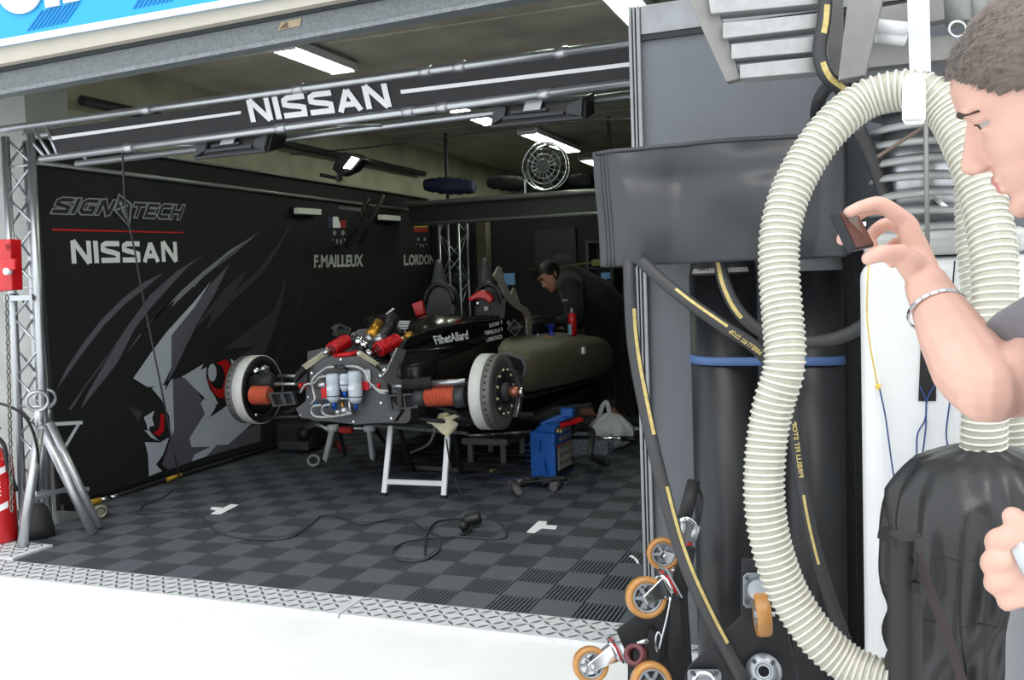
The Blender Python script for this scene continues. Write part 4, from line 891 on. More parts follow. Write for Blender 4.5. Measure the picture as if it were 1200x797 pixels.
MB().prism([CB(.02, -.02, hgt * .76), CB(.98, -.02, hgt * .76), CB(.98, -.02, hgt * .79), CB(.02, -.02, hgt * .79)], (0, -.008, 0)).build('ledge', blue, t)
MB().prism([CB(.55, -.02, .04), CB(.68, -.02, .04), CB(.6, -.02, hgt * .45)], (0, -.02, 0)).build('rib', blue, t); MB().prism([CB(.3, -.02, hgt * .72), CB(.42, -.02, hgt * .6), CB(.46, -.02, hgt * .85)], (0, -.02, 0)).build('rib', blue, t)
MB().prism([CB(.15, .05, hgt), CB(.95, .05, hgt), CB(1.05, .05, hgt * 1.18), CB(.6, .05, hgt * 1.22), CB(.3, .05, hgt * 1.12)], vdir * .3).build('handle_mount', blue, t, bevel=.01)
MB().bar(CB(.35, .2, hgt * 1.12), CB(1.3, .7, hgt * 1.36), .05, .05).build('carry_handle', blue, t, bevel=.012); MB().box(CB(1.15, .6, hgt * 1.38), (.09, .07, .07)).build('handle_knob', blue, t, bevel=.015)
MB().bar(CB(.85, .3, hgt * 1.1), CB(1.45, .95, hgt * 1.2), .05, .03).build('red_lever', red, t, bevel=.006, label='red lever'); MB().bar(CB(.85, .2, hgt * 1.06), CB(1.1, .3, hgt * 1.02), .03, .02).build('yellow_tag', yellow, t)
MB().tube(spline([CB(1.3, .8, hgt * 1.1), CB(1.7, 1.2, hgt * .9), atZ(692, 532, .25), atZ(703, 541, .06), atZ(712, 543, .03)], 8), .022, 8).build('thick_lead', rubber, t)
pl_ = CB(-.28, .5, 0)
MB().tube([pl_ + V((.045 * math.cos(q), .045 * math.sin(q), .02 + .006 * q)) for q in [2 * PI * k / 12 for k in range(60)]], .010, 6).build('blue_coil', mat('navy_cable', (30, 40, 90), .5), None, 'coil of dark blue cable standing left of the blue charger', 'cable')
# clamp leads in a heap before the charger
t = thing('clamp_lead_heap', atZ(630, 572, .012), 'heap of black leads with two grey clamps before the blue charger', 'leads')
rnd = random.Random(3); ctr = atZ(632, 571, .012)
for k in range(5):
    pts = [ctr + V((rnd.uniform(-.16, .18), rnd.uniform(-.06, .08), .012 + rnd.uniform(0, .05))) for _ in range(6)]; MB().tube(spline(pts, 6), .008, 6).build('lead', rubber, t)
for a, b_ in (((598, 568), (624, 562)), ((602, 567), (608, 577)), ((648, 571), (655, 566))): MB().tube([atZ(*a, .04), atZ(*b_, .05)], [.03, .02], 10).build('clamp', mat('clamp_grey', (92, 88, 88), .5), t)
# tools and clutter further right
MB().cyl(atZ(575, 552, .02), atZ(586, 548, .02), .012, n=8).build('brass_fitting', mat('brass_fitting', (150, 138, 110), .4, .6), None, 'small brass fitting lying on the floor left of the blue charger', 'fitting')
MB().tube(spline([atZ(574, 557, .018), atZ(590, 562, .018), atZ(612, 560, .018)], 6), .007, 6).build('blue_line', mat('navy_cable', (30, 40, 90), .5), None, 'thin blue line on the floor running to the blue charger', 'cable')
c = atZ(690, 533, .012); t = thing('clear_tub', c, 'low clear plastic tub on the floor behind the blue charger', 'tub')
b = MB(); b.box(c + V((0, .1, .006)), (.3, .2, .012)); b.build('base', mat('clear_plastic', (150, 160, 170), .2, 0, 0, alpha=.45), t)
for dx, dy, sx, sy in ((-.15, .1, .008, .2), (.15, .1, .008, .2), (0, 0, .3, .008), (0, .2, .3, .008)): MB().box(c + V((dx, dy, .07)), (sx, sy, .14)).build('side', mat('clear_plastic', (150, 160, 170), .2, 0, 0, alpha=.45), t)
b = MB(); c = atZ(712, 528, .012) + V((0, .1, 0))
def bagf(u, v):
    q = 2 * PI * u; r = (.17 + .03 * math.sin(5 * q) + .015 * math.sin(11 * q + v * 4)) * math.sin(PI * min(v * .88 + .12, 1)) ** .7
    return c + V((r * math.cos(q), r * .8 * math.sin(q), .012 + .26 * v + .02 * math.sin(7 * q) * v))
b.grid(bagf, 28, 10); b.tube(spline([c + V((-.1, 0, .2)), c + V((-.06, 0, .33)), c + V((-.02, 0, .36)), c + V((0, 0, .25))], 5), .02, 6); b.build('white_bag', mat('white_plastic_bag', (206, 208, 210), .4, 0, .06, 20), None, 'crumpled white plastic bag on the floor right of the blue charger', 'bag', recalc=False)
MB().cyl(atD(668, 513, 7.0), atD(738, 514, 6.8), .016, n=10).build('metal_rod', chrome, tt := thing('torque_rod', atD(700, 513, 6.9), 'shiny metal rod with dark grip lying in front of white bag', 'rod')); MB().cyl(atD(728, 514, 6.83), atD(746, 514.5, 6.78), .02, n=10).build('grip', blkp, tt)
t2_ = atZ(728, 512, .0135); MB().prism([atZ(x, y, .0135) for x, y in ((740, 505), (752, 504), (752, 501), (742, 500), (737, 504))], (0, 0, .002)).build('tape_mark', white_vinyl, None, 'short white tape mark on the dark floor beside the partition edge', 'tape mark', 'tape marks on the floor')
# ================================================================ items on the sidepod
def onpod(px, py): return atZ(px, py, .895)
c = atZ(671, 393.5, .885)
t = thing('spray_can', c, 'red aerosol can with pale blue label standing on the olive sidepod', 'spray can')
rs_ = .036
MB().lathe(c, (0, 0, 1), [(rs_, 0), (rs_, .165), (rs_ * .8, .18), (rs_ * .5, .19)], 20).build('can', red, t); MB().lathe(c + V((0, 0, .19)), (0, 0, 1), [(rs_ * .55, 0), (rs_ * .5, .02), (.008, .03), (.008, .045)], 14).build('nozzle', mat('silver_plate', (150, 152, 152), .35, .6), t)
g = MB(); g.grid(lambda u_, v_: (c.x + (rs_ + .001) * math.sin(-1.3 + 1.4 * u_), c.y - (rs_ + .001) * math.cos(-1.3 + 1.4 * u_), c.z + .01 + .085 * v_), 8, 1); g.build('label', mat('pale_blue_label', (130, 185, 220), .4, 0, .05), t)
c = atZ(646, 394.5, .893)
MB().lathe(c, (0, 0, 1), [(.035, 0), (.035, .012), (.02, .02), (.02, .07), (.035, .08), (.035, .095)], 16).build('blue_spool', mat('strong_blue', (22, 40, 170), .4), None, 'small dark blue spool standing on the sidepod beside mechanic', 'spool')
c = atZ(640, 398, .885); t = thing('orange_reel', c, 'flat orange roll lying on the sidepod before the blue spool', 'roll'); MB().lathe(c, (0, 0, 1), [(.02, 0), (.05, 0), (.055, .012), (.05, .024), (.02, .024)], 20, closed=True).build('roll', mat('orange_tape', (216, 120, 30), .5), t); MB().cyl(c + V((-.07, 0, 0)), c + V((-.07, 0, .05)), .02, n=10).build('silver_cap', chrome, t)
# ================================================================ back of the garage
bw = MB(); bw.bb((-4.8, 9.82, 0), (1.2, 9.92, 2.06)); part = bw.build('back_partition', mat('black_partition', (30, 31, 33), .7, 0, .1), None, 'black partition wall closing the back of the garage work bay', 'partition')
tx = MB(); typed(tx, 'NISSAN', [atY(x, y, 9.815) for x, y in ((523, 332), (548, 331), (548, 319), (523, 320))], bold=.03); tx.build('lettering', mat('name_print2', (96, 96, 94), .5, 0, 0), part, recalc=False)
def backpanel(x0, y0, x1, y1, col, Yb, label, name='hanging_board', cat='board'):
    p, q = atY(x0, y1, Yb), atY(x1, y0, Yb); t = thing(name, ((p.x + q.x) / 2, Yb, p.z), label, cat)
    MB().bb((p.x, Yb, p.z), (q.x, Yb + .03, q.z)).build('face', mat('panel_%d_%d_%d' % col, col, .5, 0, .08), t); MB().bb((p.x - .02, Yb + .005, p.z - .02), (q.x + .02, Yb + .04, q.z + .02)).build('frame', blkp, t); return t, p, q
bp1, p, q = backpanel(628, 268, 672, 310, (48, 49, 52), 9.775, 'dark framed board with faint lettering hung on the back partition')
tx = MB(); typed(tx, 'NISSAN', [atY(x, y, 9.77) for x, y in ((650, 305), (669, 305), (669, 298), (650, 298))], bold=.03); tx.build('lettering', mat('name_print2', (96, 96, 94), .5, 0, 0), bp1, recalc=False)
scr = mat('dim_blue_screen', (96, 140, 178), .4, 0, .2, 20, emit=.18)
def monitor(x0, y0, x1, y1, Yb, label):
    p, q = atY(x0, y1, Yb), atY(x1, y0, Yb); t = thing('monitor', ((p.x + q.x) / 2, Yb + .1, p.z - .25), label, 'monitor', 'monitors at the back of the garage')
    MB().bb((p.x - .02, Yb, p.z - .02), (q.x + .02, Yb + .05, q.z + .02)).build('casing', blkp, t); MB().bb((p.x, Yb - .004, p.z), (q.x, Yb, q.z)).build('screen', scr, t)
    MB().bb((p.x + .05, Yb + .045, p.z + .02), (q.x - .05, Yb + .062, q.z - .02)).build('wall_mount', blkp, t); return t
monitor(591, 320, 603, 334, 9.76, 'bluish lit screen partly hidden behind the engine cover edge'); monitor(705, 319, 722, 336, 9.76, 'dim bluish screen at the back right beside the tool shelves')
# shelving with small things
t = thing('tool_rack', atY(690, 400, 9.2), 'tall dark rack of small tools and labels at the back right', 'rack')
x0_, x1_ = atY(688, 300, 9.2).x, atY(745, 300, 9.2).x
for x in (x0_, (x0_ + x1_) / 2, x1_): MB().bb((x - .015, 9.2, 0), (x + .015, 9.5, 1.75)).build('upright', dkgrey, t)
for z in (.4, .8, 1.15, 1.45, 1.72): MB().bb((x0_, 9.2, z), (x1_, 9.5, z + .02)).build('shelf', dkgrey, t)
rr_ = random.Random(5); cols = [(150, 152, 150), (120, 60, 54), (90, 110, 130), (170, 164, 140), (70, 72, 74), (60, 90, 80)]
for k in range(26):
    z = rr_.choice((.42, .82, 1.17, 1.47)); x = rr_.uniform(x0_ + .04, x1_ - .06); s_ = rr_.uniform(.03, .07); cc = rr_.choice(cols)
    MB().bb((x, 9.22 + rr_.uniform(0, .1), z), (x + s_, 9.34, z + rr_.uniform(.06, .2))).build('stored_box', mat('stored_%d_%d_%d' % cc, cc, .6, 0, .1), t)
p = atY(745, 313, 8.8); tl_ = thing('small_worklight', p, 'small white lit lamp in the dark gap beside the partition', 'lamp'); MB().box(p, (.11, .03, .03)).build('lens', mat('cool_lamp_glow', (240, 246, 250), .5, 0, 0, emit=2.0), tl_); MB().box(p + V((0, .03, .01)), (.13, .04, .05)).build('casing', blkp, tl_)
MB().tube(spline([atY(618, 316, 9.81), atY(660, 312, 9.5), atY(692, 308, 9.19), atY(702, 306, 9.19)], 4), .01, 6).build('barrier_tape', mat('dull_yellow', (120, 120, 66), .5), None, 'thin pale yellow tape strung across the back behind the mechanic', 'tape')
c = atY(699, 308, 9.16); MB().box(c, (.1, .04, .07)).build('yellow_tag', mat('dull_yellow', (120, 120, 66), .5), None, 'small yellow tag hanging on tape at the back right', 'tag', bevel=.01)
# overhead rear truss beam, silver lattice post, fan, bags
YR = 9.0
t = thing('rear_truss', atY(600, 235, YR), 'dark overhead beam with rails across the rear of the garage', 'beam')
e0, e1 = atY(516, 237, YR), atY(700, 224, YR); xe = 1.1
for dz, r_ in ((.0, .03), (-.22, .022)):
    p0, p1 = e0 + V((-.4, 0, dz)), V((xe, YR, e1.z + dz)); MB().cyl(p0, p1, r_, n=10).build('rail', mat('dull_rail', (150, 152, 150), .4, .6), t)
for x in (-4.2, -2.4, -.6): MB().bb((x, YR + .03, e0.z), (x + .03, YR + .06, ZC)).build('hanger_rod', blkm, t)
MB().bb((e0.x - .4, YR + .03, e0.z - .22), (xe, YR + .1, e0.z)).build('beam_board', blkm, t)
def lattice(name, x, y, yy, z0, z1, s_, label):
    p = atY(x, y, yy); t = thing(name, (p.x, yy, z0), label, 'truss'); cs = [V((p.x + a, yy + b_, 0)) for a, b_ in ((0, 0), (s_, 0), (s_, s_), (0, s_))]
    for c in cs: MB().cyl(c + V((0, 0, z0)), c + V((0, 0, z1)), .016, n=8).build('main_tube', alu, t)
    n_ = int((z1 - z0) / .25)
    for k in range(n_):
        za, zb = z0 + (z1 - z0) * k / n_, z0 + (z1 - z0) * (k + 1) / n_
        for i in range(4):
            a, b_ = (cs[i], cs[(i + 1) % 4]) if (k + i) % 2 else (cs[(i + 1) % 4], cs[i]); MB().cyl(a + V((0, 0, za)), b_ + V((0, 0, zb)), .006, n=5).build('brace', alu, t)
lattice('lattice_post', 514, 260, 9.45, 0, 2.2, .24, 'slim silver lattice post at the far end of the printed wall')
MB().bb((atY(559, 300, 9.6).x, 9.6, 0), (atY(570, 300, 9.6).x, 9.75, 2.1)).build('timber_post', mat('dull_brown_post', (92, 84, 70), .7), None, 'dull brown square post before the back partition behind the car', 'post')
fc = atY(638, 195, 9.05); t = thing('pedestal_fan', (fc.x, 9.05, e0.z), 'round caged fan standing on the rear overhead beam', 'fan')
fr = (atY(664, 195, 9.05) - fc).length
def ring(mb, r_, y, tr=.008, n=32): return mb.tube([fc + V((r_ * math.cos(2 * PI * k / n), y, r_ * math.sin(2 * PI * k / n))) for k in range(n)], tr, 6, closed=True)
ring(MB(), fr, 0, .013).build('outer_ring', chrome, t); ring(MB(), fr * .97, .12, .01).build('outer_ring', chrome, t)
for k in range(3): ring(MB(), fr * (.3 + .22 * k), -.04 + .01 * k, .004).build('cage_ring', steel, t)
for k in range(16):
    q = 2 * PI * k / 16; MB().tube([fc + V((.05 * math.cos(q), -.05, .05 * math.sin(q))), fc + V((fr * .6 * math.cos(q), -.05, fr * .6 * math.sin(q))), fc + V((fr * math.cos(q), 0, fr * math.sin(q)))], .004, 5).build('cage_wire', steel, t)
for k in range(3):
    q0 = 2 * PI * k / 3 + .5; MB().prism([fc + V((r_ * math.cos(q0 + a), .04 + .05 * a, r_ * math.sin(q0 + a))) for r_, a in ((.05, 0), (fr * .45, -.25), (fr * .82, -.2), (fr * .88, .25), (fr * .7, .65), (fr * .35, .6), (.05, .6))], (0, .006, 0)).build('blade', mat('fan_blade', (66, 68, 68), .4, .3), t)
MB().cyl(fc + V((0, -.05, 0)), fc + V((0, .2, 0)), .07, n=16).build('motor', blkp, t); MB().bar(fc + V((0, .1, 0)), (fc.x, 9.15, e0.z), .05, .05, up=(0, 1, 0)).build('stem', blkp, t); MB().bar(fc + V((-fr, .06, -.02)), V((fc.x - fr * .9, 9.05, e0.z + .02)), .02, .02, up=(0, 1, 0)).build('yoke_arm', steel, t)
def bagroll(x0, x1, yc, yy, r_, m_, label, name='rolled_bag'):
    p, q = atY(x0, yc, yy), atY(x1, yc + 2, yy); n_ = 14; rings = []
    for k in range(n_ + 1):
        tt_ = k / n_; c = p.lerp(q, tt_); rr2 = r_ * (.55 + .45 * math.sin(PI * min(max(tt_, .06), .94)) ** .5) ; rings.append([c + V((0, rr2 * 1.1 * math.cos(2 * PI * j / 14), rr2 * math.sin(2 * PI * j / 14) * (1 + .12 * math.sin(k * 2.3 + j)))) for j in range(14)])
    return MB().loft(rings).build(name, m_, None, label, 'bag')
bagroll(499, 556, 217, 9.08, .09, mat('navy_bag', (26, 30, 62), .7), 'dark navy rolled bag lying on the rear beam end')
bagroll(573, 622, 214, 9.2, .08, blk, 'black bundle on the rear beam left of the fan', 'black_bundle'); bagroll(668, 694, 211, 9.2, .07, blk, 'small black bundle on rear beam right of the fan', 'black_bundle')
# tube along the left wall and work floodlight, wires, glowing bars for wall reflections
pz = atX(330, 168, -4.78); pq = atX(520, 211, -4.78); MB().cyl(V((-4.78, 4.7, pz.z)), V((-4.78, 9.7, pz.z)), .035, n=12).build('wall_conduit', mat('dark_conduit', (40, 41, 40), .6), None, 'dark conduit tube running along the upper left garage wall', 'conduit')
MB().tube(spline([atX(340, 181, -4.7), atX(400, 176, -4.0), atX(470, 168, -3.3), atX(560, 155, -2.6), atX(690, 142, -1.4), atX(757, 140, -1.0)], 6), .006, 6).build('ceiling_cable', rubber, None, 'thin dark cable slung under the ceiling from wall to partition', 'cable')
c = atY(407, 190, 6.4); t = thing('work_floodlight', c, 'lit halogen work floodlight clamped on the upper rail of the printed wall', 'floodlight')
ld = (atY(420, 183, 6.4) - atY(402, 197, 6.4)); up_ = V((0, -.25, .12))
q = [atY(x, y, 6.4) for x, y in ((403, 197), (411, 198), (421, 186), (413, 184))]
MB().prism([p + V((0, -.012, 0)) for p in q], (0, .01, 0)).build('lit_lens', mat('halogen_glow', (255, 250, 236), .5, 0, 0, emit=14.0), t)
MB().prism([atY(x, y, 6.4) for x, y in ((388, 198), (399, 206), (413, 200), (425, 186), (418, 180), (402, 178), (394, 186))], (0, .12, 0)).build('housing', blkp, t, bevel=.01)
MB().bar(atY(398, 203, 6.45), atY(396, 212, 6.5), .03, .03, up=(0, 1, 0)).build('bracket', steel, t); MB().bar(atY(376, 205, 6.5), atY(400, 210, 6.5), .03, .03).build('clamp_arm', blkp, t)
for (x0, x1, yy) in ((347, 374, 247), (445, 467, 254.5)):
    p, q = atX(x0, yy, XL + .06), atX(x1, yy + 1.5, XL + .06); t = thing('wall_reflection', (p + q) / 2, 'short pale bar imitating reflected light on the printed wall ' + ('left of the first driver name flag' if x0 < 400 else 'between the two driver name flags'), 'light reflection', 'imitated light reflections on the printed wall')
    MB().bar(p, q, .05, .05).build('reflection_bar', mat('reflection_glow', (196, 200, 186), .5, 0, 0, emit=.15), t); MB().bar(p - V((.035, 0, 0)), q - V((.035, 0, 0)), .03, .07).build('backing', blkp, t)  # no lamp: weak emission imitates light reflected on the panel
# dark folding lattice arm by the wall
p0, p1 = atY(404, 290, 7.6), atY(432, 232, 7.6); t = thing('lattice_mast', p0, 'dark slanting lattice mast leaning in front of the printed wall', 'truss')
dm_ = mat('dark_brown_steel', (58, 46, 46), .6, .3); off = V((.16, 0, .02))
MB().cyl(p0, p1, .02, n=8).build('chord', dm_, t); MB().cyl(p0 + off, p1 + off, .02, n=8).build('chord', dm_, t)
for k in range(7): MB().cyl(p0.lerp(p1, k / 7) + (off if k % 2 else V()), p0.lerp(p1, (k + 1) / 7) + (V() if k % 2 else off), .01, n=6).build('lacing', dm_, t)
MB().cyl(p0, V((XL + .03, 7.6, p0.z)), .015, n=6).build('wall_bracket', dm_, t)
MB().bar(atY(398, 243, 7.5), atY(422, 246, 7.5), .03, .03).build('cross_piece', mat('dull_rail', (150, 152, 150), .4, .6), t)
# bench with clutter in the deep right of the bay
t = thing('work_bench', atZ(735, 470, 0), 'dark work bench with clutter beside the partition edge', 'bench')
bx0, bx1 = atY(735, 400, 8.8).x, atY(790, 400, 8.8).x
MB().bb((bx0, 8.75, .72), (bx1, 9.15, .77)).build('bench_top', dkgrey, t)
for x in (bx0 + .03, bx1 - .03): MB().bb((x - .03, 8.77, 0), (x + .03, 9.13, .72)).build('bench_side', blkm, t)
for k in range(6):
    x = bx0 + .05 + k * .085; cc = rr_.choice(cols); MB().bb((x, 8.8, .77), (x + .06, 8.95, .77 + rr_.uniform(.04, .18))).build('stored_box', mat('stored_%d_%d_%d' % cc, cc, .6, 0, .1), t)
p = atY(741, 374, 8.85); p.z = .845; MB().ell(p, (.05, .05, .075)).build('pale_jug', mat('pale_tan', (150, 130, 110), .6), None, 'small pale tan jug on the work bench beside the partition', 'jug')
# ================================================================ grey partition right of the opening
YG = 3.25
pg_m = mat('grey_partition_panel', (106, 111, 117), .45, .0, .05, 6)
gp0 = atY(762, 757, YG)
t = thing('grey_partition', (gp0.x + .5, YG, 0), 'tall grey partition panel with aluminium edge profile behind the gas cylinders', 'partition')
ZT = atY(767, 16, YG).z; xr = atY(988, 400, YG).x
MB().bb((gp0.x + .03, YG, 0), (xr + .8, YG + .03, ZT)).build('panel', pg_m, t)
xl_ = gp0.x
for k, (a, b_) in enumerate(((-.012, .0), (.004, .012), (.016, .03))): MB().bb((xl_ + a, YG - .025, 0), (xl_ + b_, YG + .04, ZT + .03)).build('aluminium_profile', mat('satin_aluminium', (150, 153, 156), .4, .6), t, bevel=.003)
MB().bb((xl_ + .03, YG - .015, ZT - .07), (xr + .8, YG, ZT + .03)).build('top_rail', mat('satin_aluminium', (150, 153, 156), .4, .6), t, bevel=.003)
MB().bb((xl_ + .03, YG - .012, ZT - .09), (xr + .8, YG, ZT - .072)).build('joint_gap', blkp, t)
for k in (0, 1): MB().bb((xr + .0 + k * .035, YG - .03, 0), (xr + .03 + k * .035, YG + .0, ZT - .1)).build('black_edge_strip', blkp, t)
# ---- gas cylinders
def cylinder(x0, x1, yc, zs, label, shoulder):
    a, b_ = atY(x0, 450, yc), atY(x1, 450, yc); r = (b_ - a).length / 2; c = V(((a.x + b_.x) / 2, yc, 0))
    t = thing('gas_cylinder', c, label, 'gas cylinder', 'black gas cylinders under the tarpaulin')
    MB().lathe(c, (0, 0, 1), [(r * .86, 0), (r * .97, .015), (r, .04), (r, zs)], 36).build('cylinder_body', mat('black_cylinder_paint', (36, 38, 41), .38, 0, .18, 8, bump=.04, bscale=12), t)
    MB().lathe(c, (0, 0, 1), [(r, zs), (r * .93, zs + .05), (r * .7, zs + .11), (r * .38, zs + .15), (r * .3, zs + .19)], 36).build('shoulder', shoulder, t)
    MB().lathe(c + V((0, 0, zs + .19)), (0, 0, 1), [(.028, 0), (.028, .06), (.018, .07), (.018, .10)], 16).build('valve', mat('brass_silver', (200, 190, 160), .3, .9), t)
    return t, c, r
YC = 2.98
z1 = atY(845, 322, YC - .1).z
g1, cc1, r1_ = cylinder(811, 889, YC, z1, 'black gas cylinder labelled Azot with blue tape, nearer the aluminium edge profile', blkm)
g2, cc2, r2_ = cylinder(913, 990, YC, atY(960, 317, YC - .1).z, 'black gas cylinder with a grey shoulder standing behind the ribbed hose', mat('grey_shoulder', (120, 122, 124), .5))
g = MB(); za, zb = atY(845, 321, YC - .1).z, atY(845, 308, YC - .1).z
g.grid(lambda u_, v_: (cc1.x + (r1_ * (1.02 - .12 * v_)) * math.sin(-.92 + 1.9 * u_), cc1.y - (r1_ * (1.02 - .12 * v_)) * math.cos(-.92 + 1.9 * u_), za + (zb - za) * v_ + .004), 14, 1)
g.build('paper_label', mat('pale_label', (205, 204, 200), .5, 0, .04), g1, recalc=False)
tx = MB()
for k, ch in enumerate('Azot'):
    a0 = -.70 + k * .118; f_ = lambda a, z: V((cc1.x + r1_ * .99 * math.sin(a), cc1.y - r1_ * .99 * math.cos(a) - .003, z)); typed(tx, ch, [f_(a0, za + .012), f_(a0 + .10, za + .012), f_(a0 + .10, za + (.028 if k in (0, 3) else .024)), f_(a0, za + (.028 if k in (0, 3) else .024))], bold=.02)
tx.build('label_lettering', blkp, g1, recalc=False)
bt_m = mat('blue_tape', (78, 108, 160), .5, 0, .06, 20)
pts = []
def arc(c, r, a0, a1, n): return [V((c.x + r * math.sin(a0 + (a1 - a0) * k / n), c.y - r * math.cos(a0 + (a1 - a0) * k / n), 0)) for k in range(n + 1)]
path = arc(cc1, r1_ + .003, -1.5, .0, 10) + arc(cc2, r2_ + .003, .0, 1.5, 10)
zl, zr = atY(820, 422, YC - .1).z, atY(985, 425, YC - .1).z
b = MB(); vs = []
for i, p in enumerate(path):
    z = zl + (zr - zl) * i / (len(path) - 1); vs += [p + V((0, 0, z - .013)), p + V((0, 0, z + .013))]
b.add(vs, [(2 * i, 2 * i + 2, 2 * i + 3, 2 * i + 1) for i in range(len(path) - 1)], 0, True)
b.build('blue_strap', bt_m, None, 'blue strap tape wrapped round both black gas cylinders at mid height', 'strap', solid=.003)
# ---- black tarpaulin cover over the cylinder tops
YTp = 2.74
TLp, TRp, BRp, BLp = (695, 179), (992, 156), (1000, 301), (706, 313)
def topy(u): return 179 + (156 - 179) * u - 4 * math.sin(PI * u)
def tarp(u, v):          # u across front then round the right side
    rx = 1.0
    if u <= .78:
        s_ = u / .78; pxl = 695 + (706 - 695) * (1 - v); x = pxl + (990 - pxl) * s_; y = (313 - 12 * s_) * (1 - v) + topy(s_) * v; d = YTp
        w_ = 1.25 * (.018 * math.sin(PI * s_) * math.sin(PI * v) * (1 + math.sin(7 * s_ + 3 * v)) + .014 * math.exp(-((s_ - .72 - .22 * (v - .5)) / .07) ** 2) * math.sin(PI * v) + .012 * math.exp(-((s_ - .18 + .1 * v) / .05) ** 2) - .010 * math.exp(-((s_ - .3 - .05 * v) / .06) ** 2) - .012 * math.exp(-((s_ - .88) / .05) ** 2) + .010 * math.sin(9 * s_ - 6 * v) * v * (1 - v) * 2 - .014 * math.exp(-((v - .80 + .10 * math.sin(3 * s_)) / .10) ** 2) * math.sin(PI * s_) + .03 * math.exp(-((s_ - .62 + .35 * (v - .5)) / .16) ** 2) * math.sin(PI * v) + .016 * math.exp(-((s_ - .16) / .09) ** 2) * math.sin(PI * v))
        w_ += .02 * (1 - v) ** 3 * math.sin(5 * s_ + 1)
        p = atY(x, y, d); p.y -= w_; return p
    s_ = (u - .78) / .22; a, b_ = atY(990, (301) * (1 - v) + topy(1) * v, YTp), atY(1040, 262 * (1 - v) + 170 * v, YTp + .42)
    p = a.lerp(b_, s_); p.x += .02 * math.sin(6 * s_ + 4 * v) * s_; p.z -= .03 * s_ * (1 - v) * math.sin(5 * s_); return p
t = thing('tarpaulin_cover', atY(850, 310, YTp), 'black vinyl tarpaulin draped like a box over the gas cylinder tops', 'cover')
vin = mat('black_vinyl', (56, 58, 61), .4, 0, .06, 8, bump=.06, bscale=9, coat=.1)
b = MB(); b.grid(tarp, 90, 40); b.build('front_sheet', vin, t, recalc=False, solid=.004)
def ttop(u, v):
    p = tarp(u * .78, 1.0); q = V((p.x + (.02 if u > .9 else .0), YTp + .40, p.z - .015)); r = p.lerp(q, v); r.z += .012 * math.sin(PI * v) + .008 * math.sin(8 * u) * v * (1 - v) * 4; return r
b = MB(); b.grid(ttop, 40, 12); b.build('top_sheet', vin, t, recalc=False, solid=.004)
def tleft(u, v):
    p = tarp(0, v); q = V((p.x + .01, YTp + .4, p.z)); return p.lerp(q, u)
b = MB(); b.grid(tleft, 10, 10); b.build('side_sheet', vin, t, recalc=False, solid=.004)
b = MB(); b.tube([tarp(.01 + .77 * k / 30, .985) + V((0, -.004, 0)) for k in range(31)], .006, 6); b.build('top_seam', vin, t)
for k in range(3): MB().tube([tarp(.02 + .012 * k, j / 12) + V((0, -.002, 0)) for j in range(13)], .004, 5).build('corner_fold', vin, t)
# ---- black hoses
hose_m = mat('black_hose_rubber', (58, 59, 61), .55, 0, .08, 30)
ystr = mat('yellow_hose_stripe', (206, 186, 120), .6, 0, .2, 60)
def hose(pts, r, label, stripes=(), n=8, name='black_hose'):
    sp_ = spline([atD(x, y, d) for x, y, d in pts], n); t = thing(name, sp_[-1], label, 'hose', 'black rubber hoses'); MB().tube(sp_, r, 12).build('hose_tube', hose_m, t)
    N = len(sp_)
    for (a, b_, side, wd) in stripes:
        seg = sp_[int(a * (N - 1)):int(b_ * (N - 1)) + 1]; L = []
        for i, p in enumerate(seg):
            tg = (seg[min(i + 1, len(seg) - 1)] - seg[max(i - 1, 0)]).normalized(); vw = (CO - p).normalized(); sd = tg.cross(vw).normalized(); nn = sd.cross(tg).normalized()
            q0 = side - wd; q1 = side + wd
            for q in (q0, (q0 + q1) / 2, q1): L.append(p + (sd * math.sin(q) + nn * math.cos(q)) * (r + .0008))
        m_ = MB(); m_.add(L, [(3 * i + j, 3 * i + 3 + j, 3 * i + 4 + j, 3 * i + 1 + j) for i in range(len(seg) - 1) for j in (0, 1)], 0, True); m_.build('yellow_stripe', ystr, t, recalc=False)
    return t, sp_
def hose_text(t, sp_, i0, i1, r, text, flip=False):
    m_ = MB(); p, q = sp_[i0], sp_[i1]; tg = (q - p).normalized(); vw = (CO - (p + q) / 2).normalized(); sd = tg.cross(vw).normalized(); up = sd * (1 if sd.z > 0 else -1) * r * .36; of = vw * (r + .0035)
    if flip: typed(m_, text, [q + up + of, p + up + of, p - up + of, q - up + of], bold=.03)
    else: typed(m_, text, [p - up + of, q - up + of, q + up + of, p + up + of], bold=.03)
    m_.build('yellow_lettering', ystr, t, recalc=False)
hose([(737, 290, 2.8), (738, 330, 2.75), (742, 400, 2.72), (755, 475, 2.68), (772, 550, 2.62), (796, 640, 2.56), (826, 712, 2.5), (872, 800, 2.46)], .019, 'black hose hanging left of the aluminium edge with long yellow stripe', ((.22, .5, -.55, .3), (.62, .93, -.6, .28)))
h2, s2 = hose([(752, 306, 2.7), (775, 328, 2.66), (810, 356, 2.62), (850, 384, 2.6), (892, 414, 2.62), (925, 470, 2.66), (936, 540, 2.66), (950, 620, 2.64), (972, 700, 2.62), (1002, 780, 2.6), (1012, 800, 2.6)], .0185, 'black hose with yellow lettering crossing the first gas cylinder behind ribbed hose', ((.16, .30, -.35, .22), (.66, .76, .1, .2)))
hose_text(h2, s2, 25, 32, .0185, 'PIRELLI FIT STOP', True); hose_text(h2, s2, 50, 43, .0185, 'PIRELLI FIT STOP')
